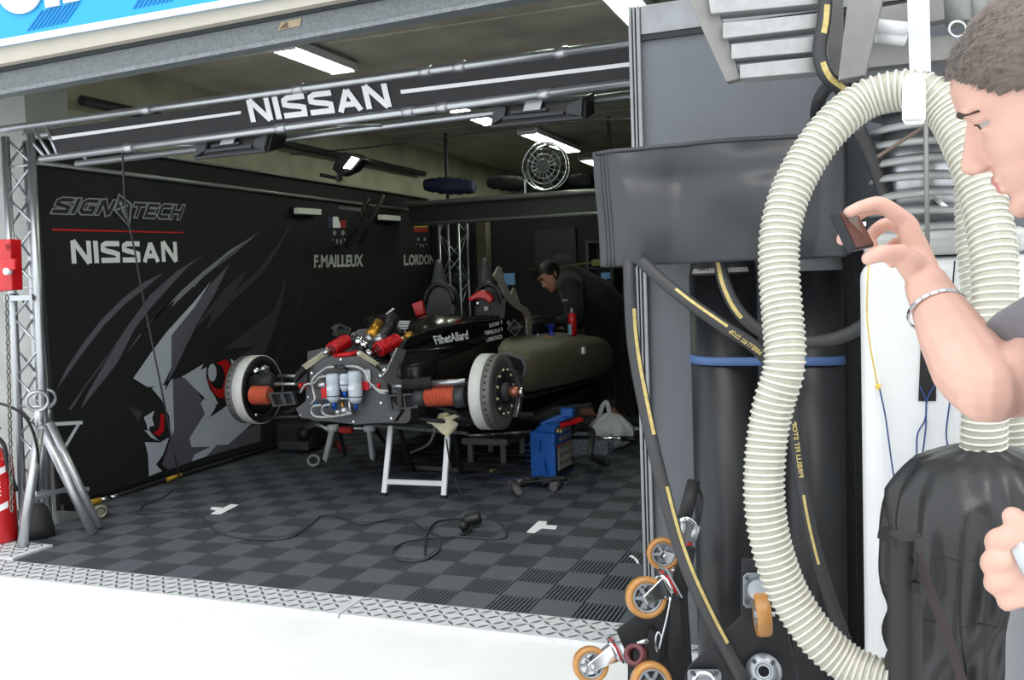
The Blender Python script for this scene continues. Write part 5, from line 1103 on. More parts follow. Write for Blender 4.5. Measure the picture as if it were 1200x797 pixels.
hose([(842, 300, 2.76), (850, 335, 2.74), (868, 368, 2.72), (900, 392, 2.7), (945, 401, 2.66), (990, 393, 2.6), (1025, 370, 2.55), (1043, 340, 2.5), (1048, 300, 2.5), (1040, 240, 2.5), (1022, 185, 2.5), (1005, 150, 2.5)], .0195, 'black hose looping under the tarpaulin and up past the raised hand', ((.0, .2, .3, .3), (.56, .66, -.5, .3)))
hose([(968, -30, 2.45), (966, 20, 2.45), (960, 60, 2.45), (968, 88, 2.45), (985, 104, 2.5), (1000, 120, 2.6)], .0185, 'black hose with tan markings hanging beside the overhead aluminium rungs', ((.15, .3, -.3, .4), (.5, .8, -.3, .4)))
hose([(985, 92, 2.62), (968, 104, 2.62), (958, 124, 2.66), (957, 150, 2.75), (960, 170, 2.85)], .0185, 'short black hose bending down behind ribbed hose onto the tarpaulin')
# ---- translucent ribbed hose
rib_wall = mat('translucent_hose_wall', (200, 197, 182), .3, 0, .1, 30, alpha=.8, coat=.3); rib_m = mat('cream_hose_rib', (226, 224, 212), .35, 0, .05, 30, coat=.3)
def ribbed(pts, r, label, pitch=.0152, name='ribbed_hose'):
    sp_ = spline([atD(x, y, d) for x, y, d in pts], 14); t = thing(name, sp_[-1], label, 'hose', 'cream ribbed hoses'); MB().tube(sp_, r * .91, 24).build('hose_wall', rib_wall, t, recalc=False)
    L = [0]
    for i in range(1, len(sp_)): L.append(L[-1] + (sp_[i] - sp_[i - 1]).length)
    fr_ = []; pa = None
    for i, p in enumerate(sp_):
        tg = (sp_[min(i + 1, len(sp_) - 1)] - sp_[max(i - 1, 0)]).normalized(); a = frame(tg)[0] if pa is None else (pa - tg * pa.dot(tg)).normalized(); pa = a; fr_.append((a, tg.cross(a)))
    turns = int(L[-1] / pitch); pts_ = []; K = 16; j = 0
    for k in range(turns * K):
        s_ = L[-1] * k / (turns * K)
        while j < len(L) - 2 and L[j + 1] < s_: j += 1
        f = (s_ - L[j]) / max(L[j + 1] - L[j], 1e-9); c = sp_[j].lerp(sp_[j + 1], f); a = fr_[j][0].lerp(fr_[j + 1][0], f); b_ = fr_[j][1].lerp(fr_[j + 1][1], f); q = 2 * PI * k / K
        pts_.append(c + (a * math.cos(q) + b_ * math.sin(q)) * (r * .945))
    MB().tube(pts_, r * .07, 5).build('spiral_rib', rib_m, t, recalc=False); return t
rH = .0475
ribbed([(1064, 806, 1.98), (1030, 796, 2.02), (990, 776, 2.06), (954, 742, 2.08), (923, 694, 2.1), (904, 640, 2.1), (896, 590, 2.1), (896, 545, 2.1), (901, 500, 2.1), (908, 468, 2.09), (917, 440, 2.08), (920, 412, 2.08), (917, 370, 2.1), (913, 320, 2.12), (914, 275, 2.13), (924, 232, 2.14), (944, 190, 2.15), (974, 149, 2.15), (1010, 119, 2.15), (1050, 106, 2.12), (1086, 110, 2.08), (1112, 134, 2.05), (1132, 172, 2.0), (1150, 225, 1.96), (1163, 285, 1.92), (1166, 345, 1.9), (1161, 415, 1.9), (1154, 480, 1.92), (1152, 535, 1.94), (1152, 580, 1.95)], rH, 'cream translucent ribbed hose arching from floor over bracket into the black covered tank')
ribbed([(1118, 92, 2.3), (1132, 140, 2.28), (1141, 200, 2.26), (1144, 280, 2.24), (1152, 350, 2.22), (1172, 420, 2.2), (1192, 490, 2.18), (1200, 560, 2.18)], .047, 'second cream ribbed hose, half hidden behind the arching one near the face')
# ---- bracket holding the hose
t = thing('hose_bracket', atD(1072, 140, 2.02), 'white flat metal bracket clasping the ribbed hose at its highest point', 'bracket')
MB().prism([atD(x, y, 2.0) for x, y in ((1057, 92), (1062, 89), (1082, 91), (1085, 96), (1085, 139), (1081, 143), (1061, 144), (1057, 140))], ray(1070, 110).normalized() * .012).build('front_plate', white, t, bevel=.002)
MB().prism([atD(x, y, 2.2) for x, y in ((1061, -60), (1088, -60), (1091, 84), (1066, 86))], ray(1070, 10).normalized() * .008).build('hanger_bar', mat('bright_aluminium', (214, 218, 222), .4, .5), t)
MB().prism([atD(x, y, 2.0) for x, y in ((1057, 140), (1085, 139), (1081, 145), (1061, 146))], ray(1070, 142).normalized() * .2).build('saddle', white, t); MB().prism([atD(x, y, 2.0) for x, y in ((1062, 86), (1085, 86), (1085, 92), (1062, 92))], ray(1070, 90).normalized() * .2).build('upper_lip', white, t)
MB().bar(atD(1028, 184, 2.35), atD(1090, 144, 2.3), .035, .006).build('brown_strip', mat('brown_strip', (122, 104, 94), .5), t, label='brown diagonal strip')
MB().cyl(atD(1085, 146, 2.28), atD(1087, 300, 2.32), .006, n=8).build('thin_rod', mat('dull_alu_ring', (150, 152, 150), .5, .5), t)
# ---- finned stack on the white tank
YW = 2.62
wt_m = mat('white_tank_paint', (240, 242, 243), .4, 0, .04, 6, coat=.2)
wx0, wx1 = atY(1010, 500, YW).x, atY(1290, 500, YW).x; wz = atY(1060, 303, YW).z
t = thing('white_tank', ((wx0 + wx1) / 2, YW + .3, 0), 'large white rounded tank cabinet with black tape patch behind the raised arm', 'tank')
MB().bb((wx0, YW, 0), (wx1, YW + .55, wz)).build('body', wt_m, t, bevel=.05, seg=5)
MB().bb((wx0 + .01, YW + .01, wz + .006), (wx0 + .4, YW + .5, wz + .07)).build('top_rim', mat('pale_grey_rim', (190, 192, 190), .45, .1), t, bevel=.02)
MB().prism([atY(x, y, YW - .002) for x, y in ((1079, 403), (1093, 402), (1097, 440), (1097, 470), (1076, 470))], (0, -.002, 0)).build('black_tape', blkp, t)
def wire(pts, m_, name='thin_wire'): MB().tube(spline([atY(x, y, YW - .012) for x, y in pts], 5), .0022, 5).build(name, m_, t)
wb = mat('blue_wire', (40, 70, 130), .5, 0, 0)
wire([(1018, 310), (1016, 360), (1019, 400), (1028, 450)], yellow, 'yellow_wire'); wire([(1031, 456), (1038, 490), (1044, 535), (1050, 575)], wb); wire([(1078, 452), (1085, 470), (1084, 492), (1075, 510), (1073, 545), (1060, 572)], wb); wire([(1097, 448), (1086, 470), (1085, 500), (1080, 540)], wb); wire([(1114, 465), (1109, 505), (1111, 525)], wb); wire([(1119, 306), (1117, 330), (1116, 350)], blkp)
MB().ell(atY(1029, 453, YW - .012), .008, nu=8, nv=6).build('wire_joint', yellow, t)
ft = thing('finned_stack', atY(1080, 300, YW + .17), 'stack of grey metal fins on a steel core above the white tank', 'stack')
sc_ = V((atY(1079, 220, YW + .16).x, YW + .16, 0))
zb_ = wz + .07; ztp = atY(1079, 128, YW + .16).z
MB().lathe(V((sc_.x, sc_.y, zb_)), (0, 0, 1), [(.098, 0), (.098, ztp - zb_)], 32).build('core', steel, ft)
for k in range(8):
    z = zb_ + .005 + (ztp - zb_ - .02) * k / 7; MB().lathe(V((sc_.x, sc_.y, z)), (.03 if k % 2 else -.02, 0, 1), [(.092, .012), (.125, -.006), (.134, -.004), (.134, .002), (.125, .012), (.092, .024)], 36, closed=True).build('fin', mat('grey_fin', (166, 168, 168), .45, .3, .06, 20), ft)
MB().bar(atD(1093, 232, 2.42), atD(1110, 246, 2.42), .02, .012).build('wing_clip', chrome, ft)
# ---- overhead aluminium rack
rk = thing('overhead_rack', atD(900, 40, 2.5), 'aluminium ladder-like rack and beams hanging overhead above the tarpaulin', 'rack')
alr = mat('worn_aluminium', (176, 178, 178), .45, .35, .1, 30, bump=.03)
def pr(name, q, d, dep_, m_=alr, bev=.002): return MB().prism([atD(x, y, d) for x, y in q], V((0, dep_, 0))).build(name, m_, rk, bevel=bev)
pr('side_rail', ((775, -70), (815, -70), (868, 92), (851, 96)), 2.5, .04, mat('rail_grey', (140, 139, 136), .5, .3))
for q in (((828, -14), (962, -30), (962, 4), (833, 16)), ((847, 27), (962, 15), (962, 32), (847, 45)), ((857, 52), (960, 42), (960, 60), (857, 69)), ((867, 76), (960, 66), (960, 84), (867, 92))): pr('rung', q, 2.48, .07)
pr('main_beam', ((1002, -70), (1050, -70), (1014, 88), (982, 94)), 2.42, .07, mat('rail_grey', (140, 139, 136), .5, .3)); pr('second_rail', ((966, -60), (988, -60), (988, 90), (972, 88)), 2.56, .04, mat('rail_grey', (140, 139, 136), .5, .3))
pr('cross_beam', ((1010, 12), (1200, -20), (1200, 6), (1010, 40)), 2.7, .06, mat('rail_grey', (140, 139, 136), .5, .3)); pr('cross_beam', ((1016, 48), (1200, 34), (1200, 60), (1012, 80)), 2.75, .06, mat('rail_grey', (140, 139, 136), .5, .3))
MB().cyl(atD(1022, 30, 2.6), atD(1062, 34, 2.6), .02, n=12).build('pale_roller', white, rk); MB().cyl(atD(1028, 42, 2.62), atD(1060, 46, 2.62), .02, n=12).build('pale_roller', white, rk)
for x, r_ in ((1120, .035), (1142, .03)): MB().cyl(atD(x, -30, 2.55), atD(x + 4, 28, 2.55), r_, n=16).build('pipe', mat('dull_alu_ring', (150, 152, 150), .5, .5), rk)
MB().tube([atD(1122 + 10 * math.cos(q), 34 + 9 * math.sin(q), 2.5) for q in [2 * PI * k / 20 for k in range(20)]], .004, 6, closed=True).build('ring', chrome, rk)
for x in (820, 1010): MB().bar(atD(x, -60, 2.5), V((atD(x, -60, 2.5).x, 3.46, 2.75)), .05, .05).build('wall_bracket', alr, rk)
# ---- black covered tank bottom right, post and strap
def cover(u, v):
    # silhouette: rounded box narrowing to a neck under the hose
    q = 2 * PI * u; c = atD(1153, 560, 1.95); cx_, cy_ = c.x, c.y
    prof = [(0, .186), (.35, .188), (.7, .185), (.86, .182), (.90, .178), (.94, .155), (.972, .13), (.985, .09), (1.0, .046)]
    for i in range(len(prof) - 1):
        if prof[i][0] <= v <= prof[i + 1][0]:
            f = (v - prof[i][0]) / (prof[i + 1][0] - prof[i][0]); r = prof[i][1] * (1 - f) + prof[i + 1][1] * f; break
    se = (abs(math.cos(q)) ** 3.2 + abs(math.sin(q)) ** 3.2) ** (-1 / 3.2); se = se * (1 - max(0, (v - .85) / .15)) + max(0, (v - .85) / .15)
    wr = .016 * math.sin(9 * q + 7 * v + 2 * math.sin(11 * v)) * (1.15 - v) + .012 * math.sin(5 * q - 9 * v) + .009 * math.sin(17 * q + 5 * math.sin(6 * v)) + (.018 * math.sin(14 * q) * max(0, v - .8) * 4)
    r = r * se + wr * min(1, (1.02 - v) * 6)
    return V((cx_ + r * math.cos(q), cy_ + r * 1.0 * math.sin(q), v * ZCOV))
ctop = atD(1152, 527, 1.95); ZCOV = ctop.z + .01
_ct = atD(1153, 560, 1.95); t = thing('covered_tank', (_ct.x, _ct.y, 0), 'tank under a wrinkled black cover into which ribbed hose drops', 'tank')
b = MB(); b.grid(lambda u, v: cover(u, v), 120, 60); b.build('black_cover', mat('black_cover_cloth', (44, 45, 47), .34, 0, .1, 12, bump=.12, bscale=40, coat=.1), t, recalc=False)
for vv in (.80, .66): MB().tube([cover(k / 60, vv) for k in range(60)], .0018, 5, closed=True).build('cover_seam', blkp, t)
for uu in (.62, .70, .80): MB().tube([cover(uu, .05 + .8 * k / 20) for k in range(20)], .0018, 5).build('cover_seam', blkp, t)
pb = atD(1061, 900, 1.62); pt_ = atD(1060, 626, 1.62); bx = (pb.x + pt_.x) / 2
t = thing('black_post', (pt_.x, pt_.y, 0), 'matte black round post with side latch and tab in lower right', 'post')
MB().lathe((pt_.x, pt_.y, 0), (0, 0, 1), [(.04, 0), (.04, .02), (.029, .03), (.029, pt_.z - .006), (.026, pt_.z)], 24).build('tube', blkm, t)
MB().prism([atD(x, y, 1.6) for x, y in ((1031, 615), (1043, 624), (1042, 640), (1028, 630))], (0, .006, 0)).build('tab', blkm, t)
MB().cyl(atD(1073, 634, 1.585), atD(1072, 690, 1.585), .003, n=6).build('latch_rod', blkp, t); MB().box(atD(1073, 688, 1.585), (.012, .012, .018)).build('latch_block', blkp, t)
b = MB(); pts = spline([atD(1074, 648, 1.585), atD(1092, 698, 1.6), atD(1110, 745, 1.6), atD(1132, 812, 1.6)], 6); sd = (pts[-1] - pts[0]).cross(ray(1100, 720)).normalized() * .0085
b.add([p + s_ for p in pts for s_ in (sd, -sd)], [(2 * i, 2 * i + 2, 2 * i + 3, 2 * i + 1) for i in range(len(pts) - 1)]); b.build('brown_strap', mat('brown_webbing', (66, 58, 56), .7, 0, .1, 60), t, solid=.002, label='brown webbing strap')
# ---- caster dollies tipped up against the cylinders
amber = mat('amber_polyurethane', (186, 132, 70), .35, 0, .08, 20, coat=.3); hubm = mat('cast_aluminium', (168, 174, 180), .35, .7, .08, 30)
plm = mat('black_plate_steel', (48, 49, 52), .45, .1, .1, 12)
def wheel(par, c, ax, r, w_, name='wheel'):
    ax = ax.normalized(); o = MB().lathe(c - ax * w_ / 2, ax, [(r * .72, 0), (r * .93, 0), (r, w_ * .2), (r, w_ * .8), (r * .93, w_), (r * .72, w_)], 32, closed=True).build('tyre', amber, par, label='amber tyre')
    MB().lathe(c - ax * w_ * .45, ax, [(r * .6, 0), (r * .73, 0), (r * .73, w_ * .9), (r * .6, w_ * .9)], 28, closed=True).build('wheel_rim', hubm, par); MB().cyl(c - ax * w_ * .55, c + ax * w_ * .6, r * .25, n=16).build('hub', hubm, par)
    a, b_ = frame(ax)
    for k in range(6):
        q = 2 * PI * k / 6; d = a * math.cos(q) + b_ * math.sin(q); MB().bar(c + d * r * .2 + ax * w_ * .1, c + d * r * .66 + ax * w_ * .1, r * .16, w_ * .3, up=ax).build('spoke', hubm, par)
    MB().cyl(c + ax * w_ * .6, c + ax * w_ * .85, r * .13, n=6).build('axle_nut', chrome, par)
def caster(par, wpx, d, rpx, forkpx, ax):
    c = atD(*wpx, d); r = rpx / FPX * d; wheel(par, c, ax, r, r * .75); axn = ax.normalized()
    k = atD(*forkpx, d + .02); dirn = (k - c).normalized(); side = dirn.cross(axn).normalized()
    for s_ in (.55, -.55):
        o_ = axn * r * s_ * 1.0; ps = [c + o_ - side * r * .22 - dirn * r * .2, c + o_ + side * r * .22 - dirn * r * .2, k + o_ + side * r * .5, k + o_ - side * r * .5]
        MB().prism(ps, axn * r * .08).build('fork', chrome if s_ > 0 else steel, par, bevel=.002)
    MB().lathe(k - dirn * r * .05, dirn, [(r * .55, 0), (r * .62, r * .1), (r * .62, r * .2)], 24).build('swivel', chrome, par); MB().lathe(k + dirn * r * .15, dirn, [(r * .68, 0), (r * .7, r * .05), (r * .68, r * .1)], 24).build('red_ring', red, par)
    pc = k + dirn * r * .3; e1, e2 = side * r * .8, axn * r * .8
    pt4 = MB().hexa([pc - e1 - e2, pc + e1 - e2, pc + e1 + e2, pc - e1 + e2, pc - e1 - e2 + dirn * r * .1, pc + e1 - e2 + dirn * r * .1, pc + e1 + e2 + dirn * r * .1, pc - e1 + e2 + dirn * r * .1]).build('mount_plate', hubm, par, bevel=.003)
    for a in (-.6, .6):
        for b_ in (-.6, .6): MB().cyl(pc + side * r * a + axn * r * b_, pc + side * r * a + axn * r * b_ - dirn * r * .12, r * .1, n=8).build('bolt', dkgrey, par)
dl = thing('caster_dolly', atD(770, 800, 2.75), 'black steel dolly tipped on edge with amber caster wheels beside tread plate', 'dolly', 'caster dollies leaning at the cylinders')
wax = V((.42, -.88, .22))
caster(dl, (757, 700), 2.62, 24, (779, 686), wax); caster(dl, (692, 779), 2.62, 21, (718, 764), wax); caster(dl, (777, 649), 2.78, 19, (792, 658), V((.3, -.93, .15))); caster(dl, (763, 800), 2.5, 24, (790, 830), wax)
MB().prism([atD(x, y, 2.66) for x, y in ((721, 738), (752, 716), (790, 700), (798, 742), (800, 840), (735, 840), (735, 770))], V((.05, .1, 0)).normalized() * .012).build('deck_plate', plm, dl, bevel=.003)
MB().prism([atD(x, y, 2.62) for x, y in ((788, 672), (800, 640), (806, 644), (796, 700), (806, 840), (790, 840), (782, 760))], V((.1, .1, 0)).normalized() * .03).build('edge_frame', blkm, dl, bevel=.003)
p = atD(749, 768, 2.6); ax_ = (CO - p).normalized() + V((-.3, 0, 0)); MB().lathe(p, ax_, [(.018, 0), (.03, 0), (.03, .05), (.018, .05)], 22, closed=True).build('maroon_socket', mat('maroon_bush', (110, 62, 66), .4, .2), dl, label='maroon socket')
MB().cyl(atD(747, 755, 2.58), atD(759, 750, 2.58), .008, n=8).build('lock_pin', chrome, dl)
MB().tube(spline([atD(770, 764, 2.58), atD(768, 752, 2.57), atD(771, 741, 2.57), atD(775, 748, 2.57), atD(772, 760, 2.57), atD(781, 726, 2.57), atD(786, 700, 2.58)], 5), .003, 5).build('wire_loop', chrome, dl)
MB().prism([atD(x, y, 2.64) for x, y in ((761, 735), (773, 748), (776, 762), (772, 780), (760, 786), (750, 778))], V((.03, .06, 0)).normalized() * .02).build('round_lug', plm, dl, bevel=.004)
hb = thing('pump_handle', atD(805, 640, 2.7), 'black rubber-gripped steel handle standing up from the tipped dolly', 'handle')
MB().cyl(atD(802, 608, 2.68), atD(813, 564, 2.72), .021, .019, n=16).build('rubber_grip', rubber, hb); MB().cyl(atD(798, 638, 2.68), atD(803, 604, 2.68), .010, n=12).build('steel_shaft', steel, hb)
MB().tube(spline([atD(798, 610, 2.66), atD(806, 608, 2.65), atD(814, 614, 2.66), (atD(816, 628, 2.67))], 5), .008, 8).build('clip', chrome, hb); MB().cyl(atD(812, 632, 2.67), atD(817, 616, 2.67), .012, n=10).build('lever_tip', steel, hb)
MB().tube(spline([atD(815, 566, 2.72), atD(822, 584, 2.74), atD(820, 604, 2.72), atD(817, 614, 2.69)], 5), .006, 6).build('cord', rubber, hb); MB().cyl(atD(800, 640, 2.68), atD(794, 700, 2.72), .012, n=10).build('lower_shaft', blkm, hb)
MB().box(atD(808, 646, 2.68), (.012, .02, .05)).build('red_clip', red, hb)
d2_ = thing('caster_dolly', atD(870, 800, 2.5), 'black steel plate dolly standing on edge before the gas cylinders', 'dolly', 'caster dollies leaning at the cylinders')
MB().prism([atD(x, y, 2.5) for x, y in ((869, 655), (905, 655), (945, 840), (790, 840), (806, 782), (868, 722))], V((0, .012, 0))).build('deck_plate', plm, d2_, bevel=.003)
MB().prism([atD(x, y, 2.49) for x, y in ((871, 675), (875, 671), (890, 671), (894, 675), (894, 708), (890, 712), (875, 712), (871, 708))], V((0, -.006, 0))).build('mount_plate', hubm, d2_, bevel=.002)
for x, y in ((876, 678), (876, 706)): MB().cyl(atD(x, y, 2.48), atD(x, y, 2.472), .006, n=8).build('bolt', dkgrey, d2_)
p = atD(889, 692, 2.47); MB().lathe(p, (CO - p), [(.032, 0), (.032, .01), (.026, .03)], 22).build('swivel', hubm, d2_)
wheel(d2_, atD(893, 720, 2.44), V((1, .25, .05)), .058, .038)
p = atD(895, 787, 2.47); axc = (CO - p).normalized(); rr_f = .047
MB().lathe(p, axc, [(rr_f * .42, 0), (rr_f, 0), (rr_f, .010), (rr_f * .5, .012), (rr_f * .42, .012)], 30, closed=True).build('round_flange', hubm, d2_); a_, b__ = frame(axc)
for k in range(4):
    q = PI / 4 + PI / 2 * k; MB().cyl(p + (a_ * math.cos(q) + b__ * math.sin(q)) * rr_f * .74 + axc * .01, p + (a_ * math.cos(q) + b__ * math.sin(q)) * rr_f * .74 + axc * .016, .006, n=8).build('bolt', dkgrey, d2_)
MB().lathe(p - axc * .02, axc, [(rr_f * .30, 0), (rr_f * .42, 0), (rr_f * .42, .03), (rr_f * .30, .03)], 24, closed=True).build('flange_tube', steel, d2_)
MB().prism([atD(x, y, 2.48) for x, y in ((808, 784), (842, 784), (846, 788), (846, 820), (806, 820), (806, 787))], V((0, -.006, 0))).build('mount_plate', hubm, d2_, bevel=.002)
for x in (812, 840): MB().cyl(atD(x, 789, 2.472), atD(x, 789, 2.464), .006, n=8).build('bolt', dkgrey, d2_)
p = atD(826, 802, 2.47); MB().lathe(p, (CO - p), [(.03, 0), (.036, .006), (.036, .014), (.024, .016), (.024, 0)], 24, closed=True).build('swivel', chrome, d2_)
# ================================================================ people
def fuse(name, mb, mats, voxel, smooth=3, parent=None, label=None, off=None, pick=None):
    # joins overlapping closed forms into one continuous skin
    off = V(parent['_o']) if parent is not None else V(off)
    me = mb.mesh(name + '_raw', off); bm = bmesh.new(); bm.from_mesh(me); bmesh.ops.recalc_face_normals(bm, faces=bm.faces); bm.to_mesh(me); bm.free()
    ob = bpy.data.objects.new(name + '_raw', me); COL.objects.link(ob)
    r = ob.modifiers.new('r', 'REMESH'); r.mode = 'VOXEL'; r.voxel_size = voxel; r.use_smooth_shade = True
    s = ob.modifiers.new('s', 'SMOOTH'); s.factor = .5; s.iterations = smooth
    m2 = bpy.data.meshes.new_from_object(ob.evaluated_get(bpy.context.evaluated_depsgraph_get())); bpy.data.objects.remove(ob); bpy.data.meshes.remove(me)
    m2.name = name; m2.materials.clear()
    for m in mats: m2.materials.append(m)
    m2.polygons.foreach_set('use_smooth', [True] * len(m2.polygons))
    if pick: m2.polygons.foreach_set('material_index', [pick(p.center + off) for p in m2.polygons])
    o = bpy.data.objects.new(name, m2); COL.objects.link(o); o['_o'] = tuple(off)
    if parent is not None: o.parent = parent
    else: o.location = off
    if label: o['label'] = label
    return o
def chain(mb, pts, rs, n=14, sub=5):
    P_ = spline(pts, sub); R_ = []
    for i in range(len(rs) - 1): R_ += [rs[i] + (rs[i + 1] - rs[i]) * k / sub for k in range(sub)]
    R_.append(rs[-1]); mb.tube(P_, R_, n)
    mb.ell(P_[0], rs[0], nu=12, nv=8); mb.ell(P_[-1], rs[-1], nu=12, nv=8)
FPROF = [(-.120, .040), (-.116, .066), (-.108, .079), (-.098, .081), (-.088, .0745), (-.080, .079), (-.072, .080), (-.062, .082), (-.052, .080), (-.040, .081), (-.02, .080), (-.004, .0775), (.006, .080), (.016, .0885), (.024, .0905), (.045, .0885), (.07, .078), (.09, .060), (.105, .036), (.115, .008), (.119, -.02)]
BPROF = [(-.120, .0), (-.105, -.02), (-.09, -.045), (-.06, -.075), (-.03, -.09), (0, -.100), (.03, -.104), (.06, -.1), (.09, -.078), (.108, -.05), (.119, -.022)]
WPROF = [(-.120, .018), (-.112, .030), (-.095, .044), (-.07, .056), (-.04, .064), (-.01, .069), (.02, .074), (.05, .074), (.075, .067), (.095, .050), (.11, .03), (.119, .006)]
def pw(tab, h):
    if h <= tab[0][0]: return tab[0][1]
    for i in range(len(tab) - 1):
        if h <= tab[i + 1][0]:
            f = (h - tab[i][0]) / (tab[i + 1][0] - tab[i][0]); return tab[i][1] * (1 - f) + tab[i + 1][1] * f
    return tab[-1][1]
def head_pt(h, q, grow=0.0):
    c, s = math.cos(q), math.sin(q); W_ = pw(WPROF, h); R_ = pw(FPROF, h) if c >= 0 else -pw(BPROF, h)
    if c < 0 and h < -.06: R_ = max(R_, .02)
    e = .82 if c >= 0 else .9
    f = math.copysign(abs(c) ** e, c) * R_; l = math.copysign(abs(s) ** e, s) * W_
    if c > 0:      # eye sockets, cheek bones
        for sg in (1, -1):
            f -= .0105 * math.exp(-((h + .001) / .011) ** 2 - ((l - sg * .031) / .014) ** 2)
            f += .004 * math.exp(-((h + .03) / .018) ** 2 - ((l - sg * .042) / .016) ** 2)
            l += sg * .004 * math.exp(-((h + .028) / .02) ** 2 - ((f - .045) / .03) ** 2) if l * sg > .03 else 0
    k = 1 + grow / max(math.hypot(f, l), .02)
    return f * k, l * k, h
class Head:
    def __init__(s, c, f, u, scale=1.0):
        s.c, s.f, s.u = V(c), V(f).normalized(), V(u).normalized(); s.u = (s.u - s.f * s.u.dot(s.f)).normalized(); s.l = s.u.cross(s.f).normalized(); s.k = scale
    def p(s, f, l, h): return s.c + (s.f * f + s.l * l + s.u * h) * s.k
    def rot(s): return Matrix((s.f, s.l, s.u)).transposed()
    def shape(s, mb, n=48):
        hs = [-.120 + .239 * k / 60 for k in range(61)]
        mb.loft([[s.p(*head_pt(h, 2 * PI * j / n)) for j in range(n)] for h in hs])
        R_ = s.rot(); k = s.k; E = lambda c, r, nu=14: mb.ell(s.p(*c), [x * k for x in r], R_, nu, 10)
        chain(mb, [s.p(.072, 0, .012), s.p(.084, 0, -.008), s.p(.0925, 0, -.026), s.p(.0985, 0, -.038)], [.0085 * k, .009 * k, .010 * k, .0115 * k], 12); E((.083, 0, -.026), (.013, .0135, .022)); E((.078, 0, -.012), (.010, .0125, .018))
        E((.098, 0, -.040), (.012, .0125, .0105)); E((.092, .0125, -.043), (.0115, .0075, .0085)); E((.092, -.0125, -.043), (.0115, .0075, .0085)); E((.086, 0, -.047), (.014, .008, .006))
        E((.0795, 0, -.0655), (.009, .022, .0062)); E((.0775, 0, -.0775), (.009, .020, .0066)); E((.070, 0, -.103), (.013, .02, .014))
        for sg in (1, -1):
            E((.076, sg * .030, .019), (.013, .024, .008)); E((.0680, sg * .032, .0065), (.0135, .0165, .0075)); E((.0665, sg * .032, -.0085), (.012, .0155, .005))
            E((-.008, sg * .073, -.018), (.017, .007, .030)); E((-.012, sg * .080, -.006), (.016, .005, .018))
    def eyes(s, par, iris):
        for sg in (1, -1):
            c = s.p(.0640, sg * .032, -.002); o = MB().ell(c, .0118 * s.k, nu=20, nv=14).build('eye', mat('eye_white', (170, 160, 154), .2, 0, 0, coat=.5), par)
            d = (s.f * .93 + s.l * sg * .1 - s.u * .3).normalized(); MB().lathe(c + d * .0106 * s.k, d, [(.0056 * s.k, 0), (.0056 * s.k, .0006), (.003 * s.k, .0014)], 18).build('iris', iris, o)
    def hair(s, par, m_, line, grow=.008, seed=1, strands=3500, slen=.010):
        b = MB(); n, k = 72, 46; hs = [-.06 + .179 * i / k for i in range(k + 1)]; idx = {}; keep = lambda f, l, h: h > line(f)
        rn = random.Random(seed); G = [[head_pt(h, 2 * PI * j / n, grow * (1 if h < .1 else 1.0)) for j in range(n)] for h in hs]
        for i in range(k):
            for j in range(n):
                qd = [G[i][j], G[i][(j + 1) % n], G[i + 1][(j + 1) % n], G[i + 1][j]]; cf_ = sum(q[0] for q in qd) / 4; ch = sum(q[2] for q in qd) / 4
                if keep(cf_, 0, ch):
                    b.add([s.p(*q) + s.u * (.004 if q[2] > .1 else 0) for q in qd], [(0, 1, 2, 3)], 0, True)
        b.add([s.p(*G[k][j]) + s.u * .004 for j in range(n)], [tuple(range(n))], 0, True)
        me = b.build('hair', m_, par, recalc=False); bm = bmesh.new(); bm.from_mesh(me.data); bmesh.ops.remove_doubles(bm, verts=bm.verts, dist=.0004); bmesh.ops.recalc_face_normals(bm, faces=bm.faces); bm.to_mesh(me.data); bm.free()
        me.modifiers.new('s', 'SOLIDIFY').thickness = .006
        st = MB()
        for _ in range(strands):
            h = rn.uniform(-.05, .119); q = rn.uniform(0, 2 * PI); f, l, hh = head_pt(h, q, grow - .002)
            if h > .112: 
                r_ = rn.random() ** .5; f, l = (f + .02) * r_ - .02, l * r_
            if not keep(f, l, hh + rn.uniform(-.006, 0)): continue
            p = s.p(f, l, hh); nrm = V(p - s.p(-.01, 0, .01)).normalized(); d = (nrm * .42 + s.f * .75 - s.u * .25 + V((rn.uniform(-.25, .25), rn.uniform(-.25, .25), rn.uniform(-.25, .25)))).normalized(); sd = d.cross(nrm)
            sd = sd.normalized() * .0009 * s.k if sd.length > 1e-4 else V((.0009, 0, 0)); st.add([p - sd, p + sd, p + d * slen * s.k * rn.uniform(.6, 1.3)], [(0, 1, 2)])
        st.build('hair_strands', m_, me, kind='stuff', recalc=False)
        return me
skin = mat('light_skin', (224, 180, 164), .48, 0, .06, 26, bump=.04, bscale=220, sss=.12, spec=.4); lipm = mat('lip_skin', (205, 138, 132), .4, 0, .05, 40, sss=.1)
shirt_m = mat('grey_cotton', (122, 122, 128), .9, 0, .06, 90, bump=.08, bscale=300, sheen=.2); jean = mat('dark_trousers', (60, 62, 70), .9, 0, .1, 60)
cam2w = lambda x, y, z: RW @ V((x, y, z))
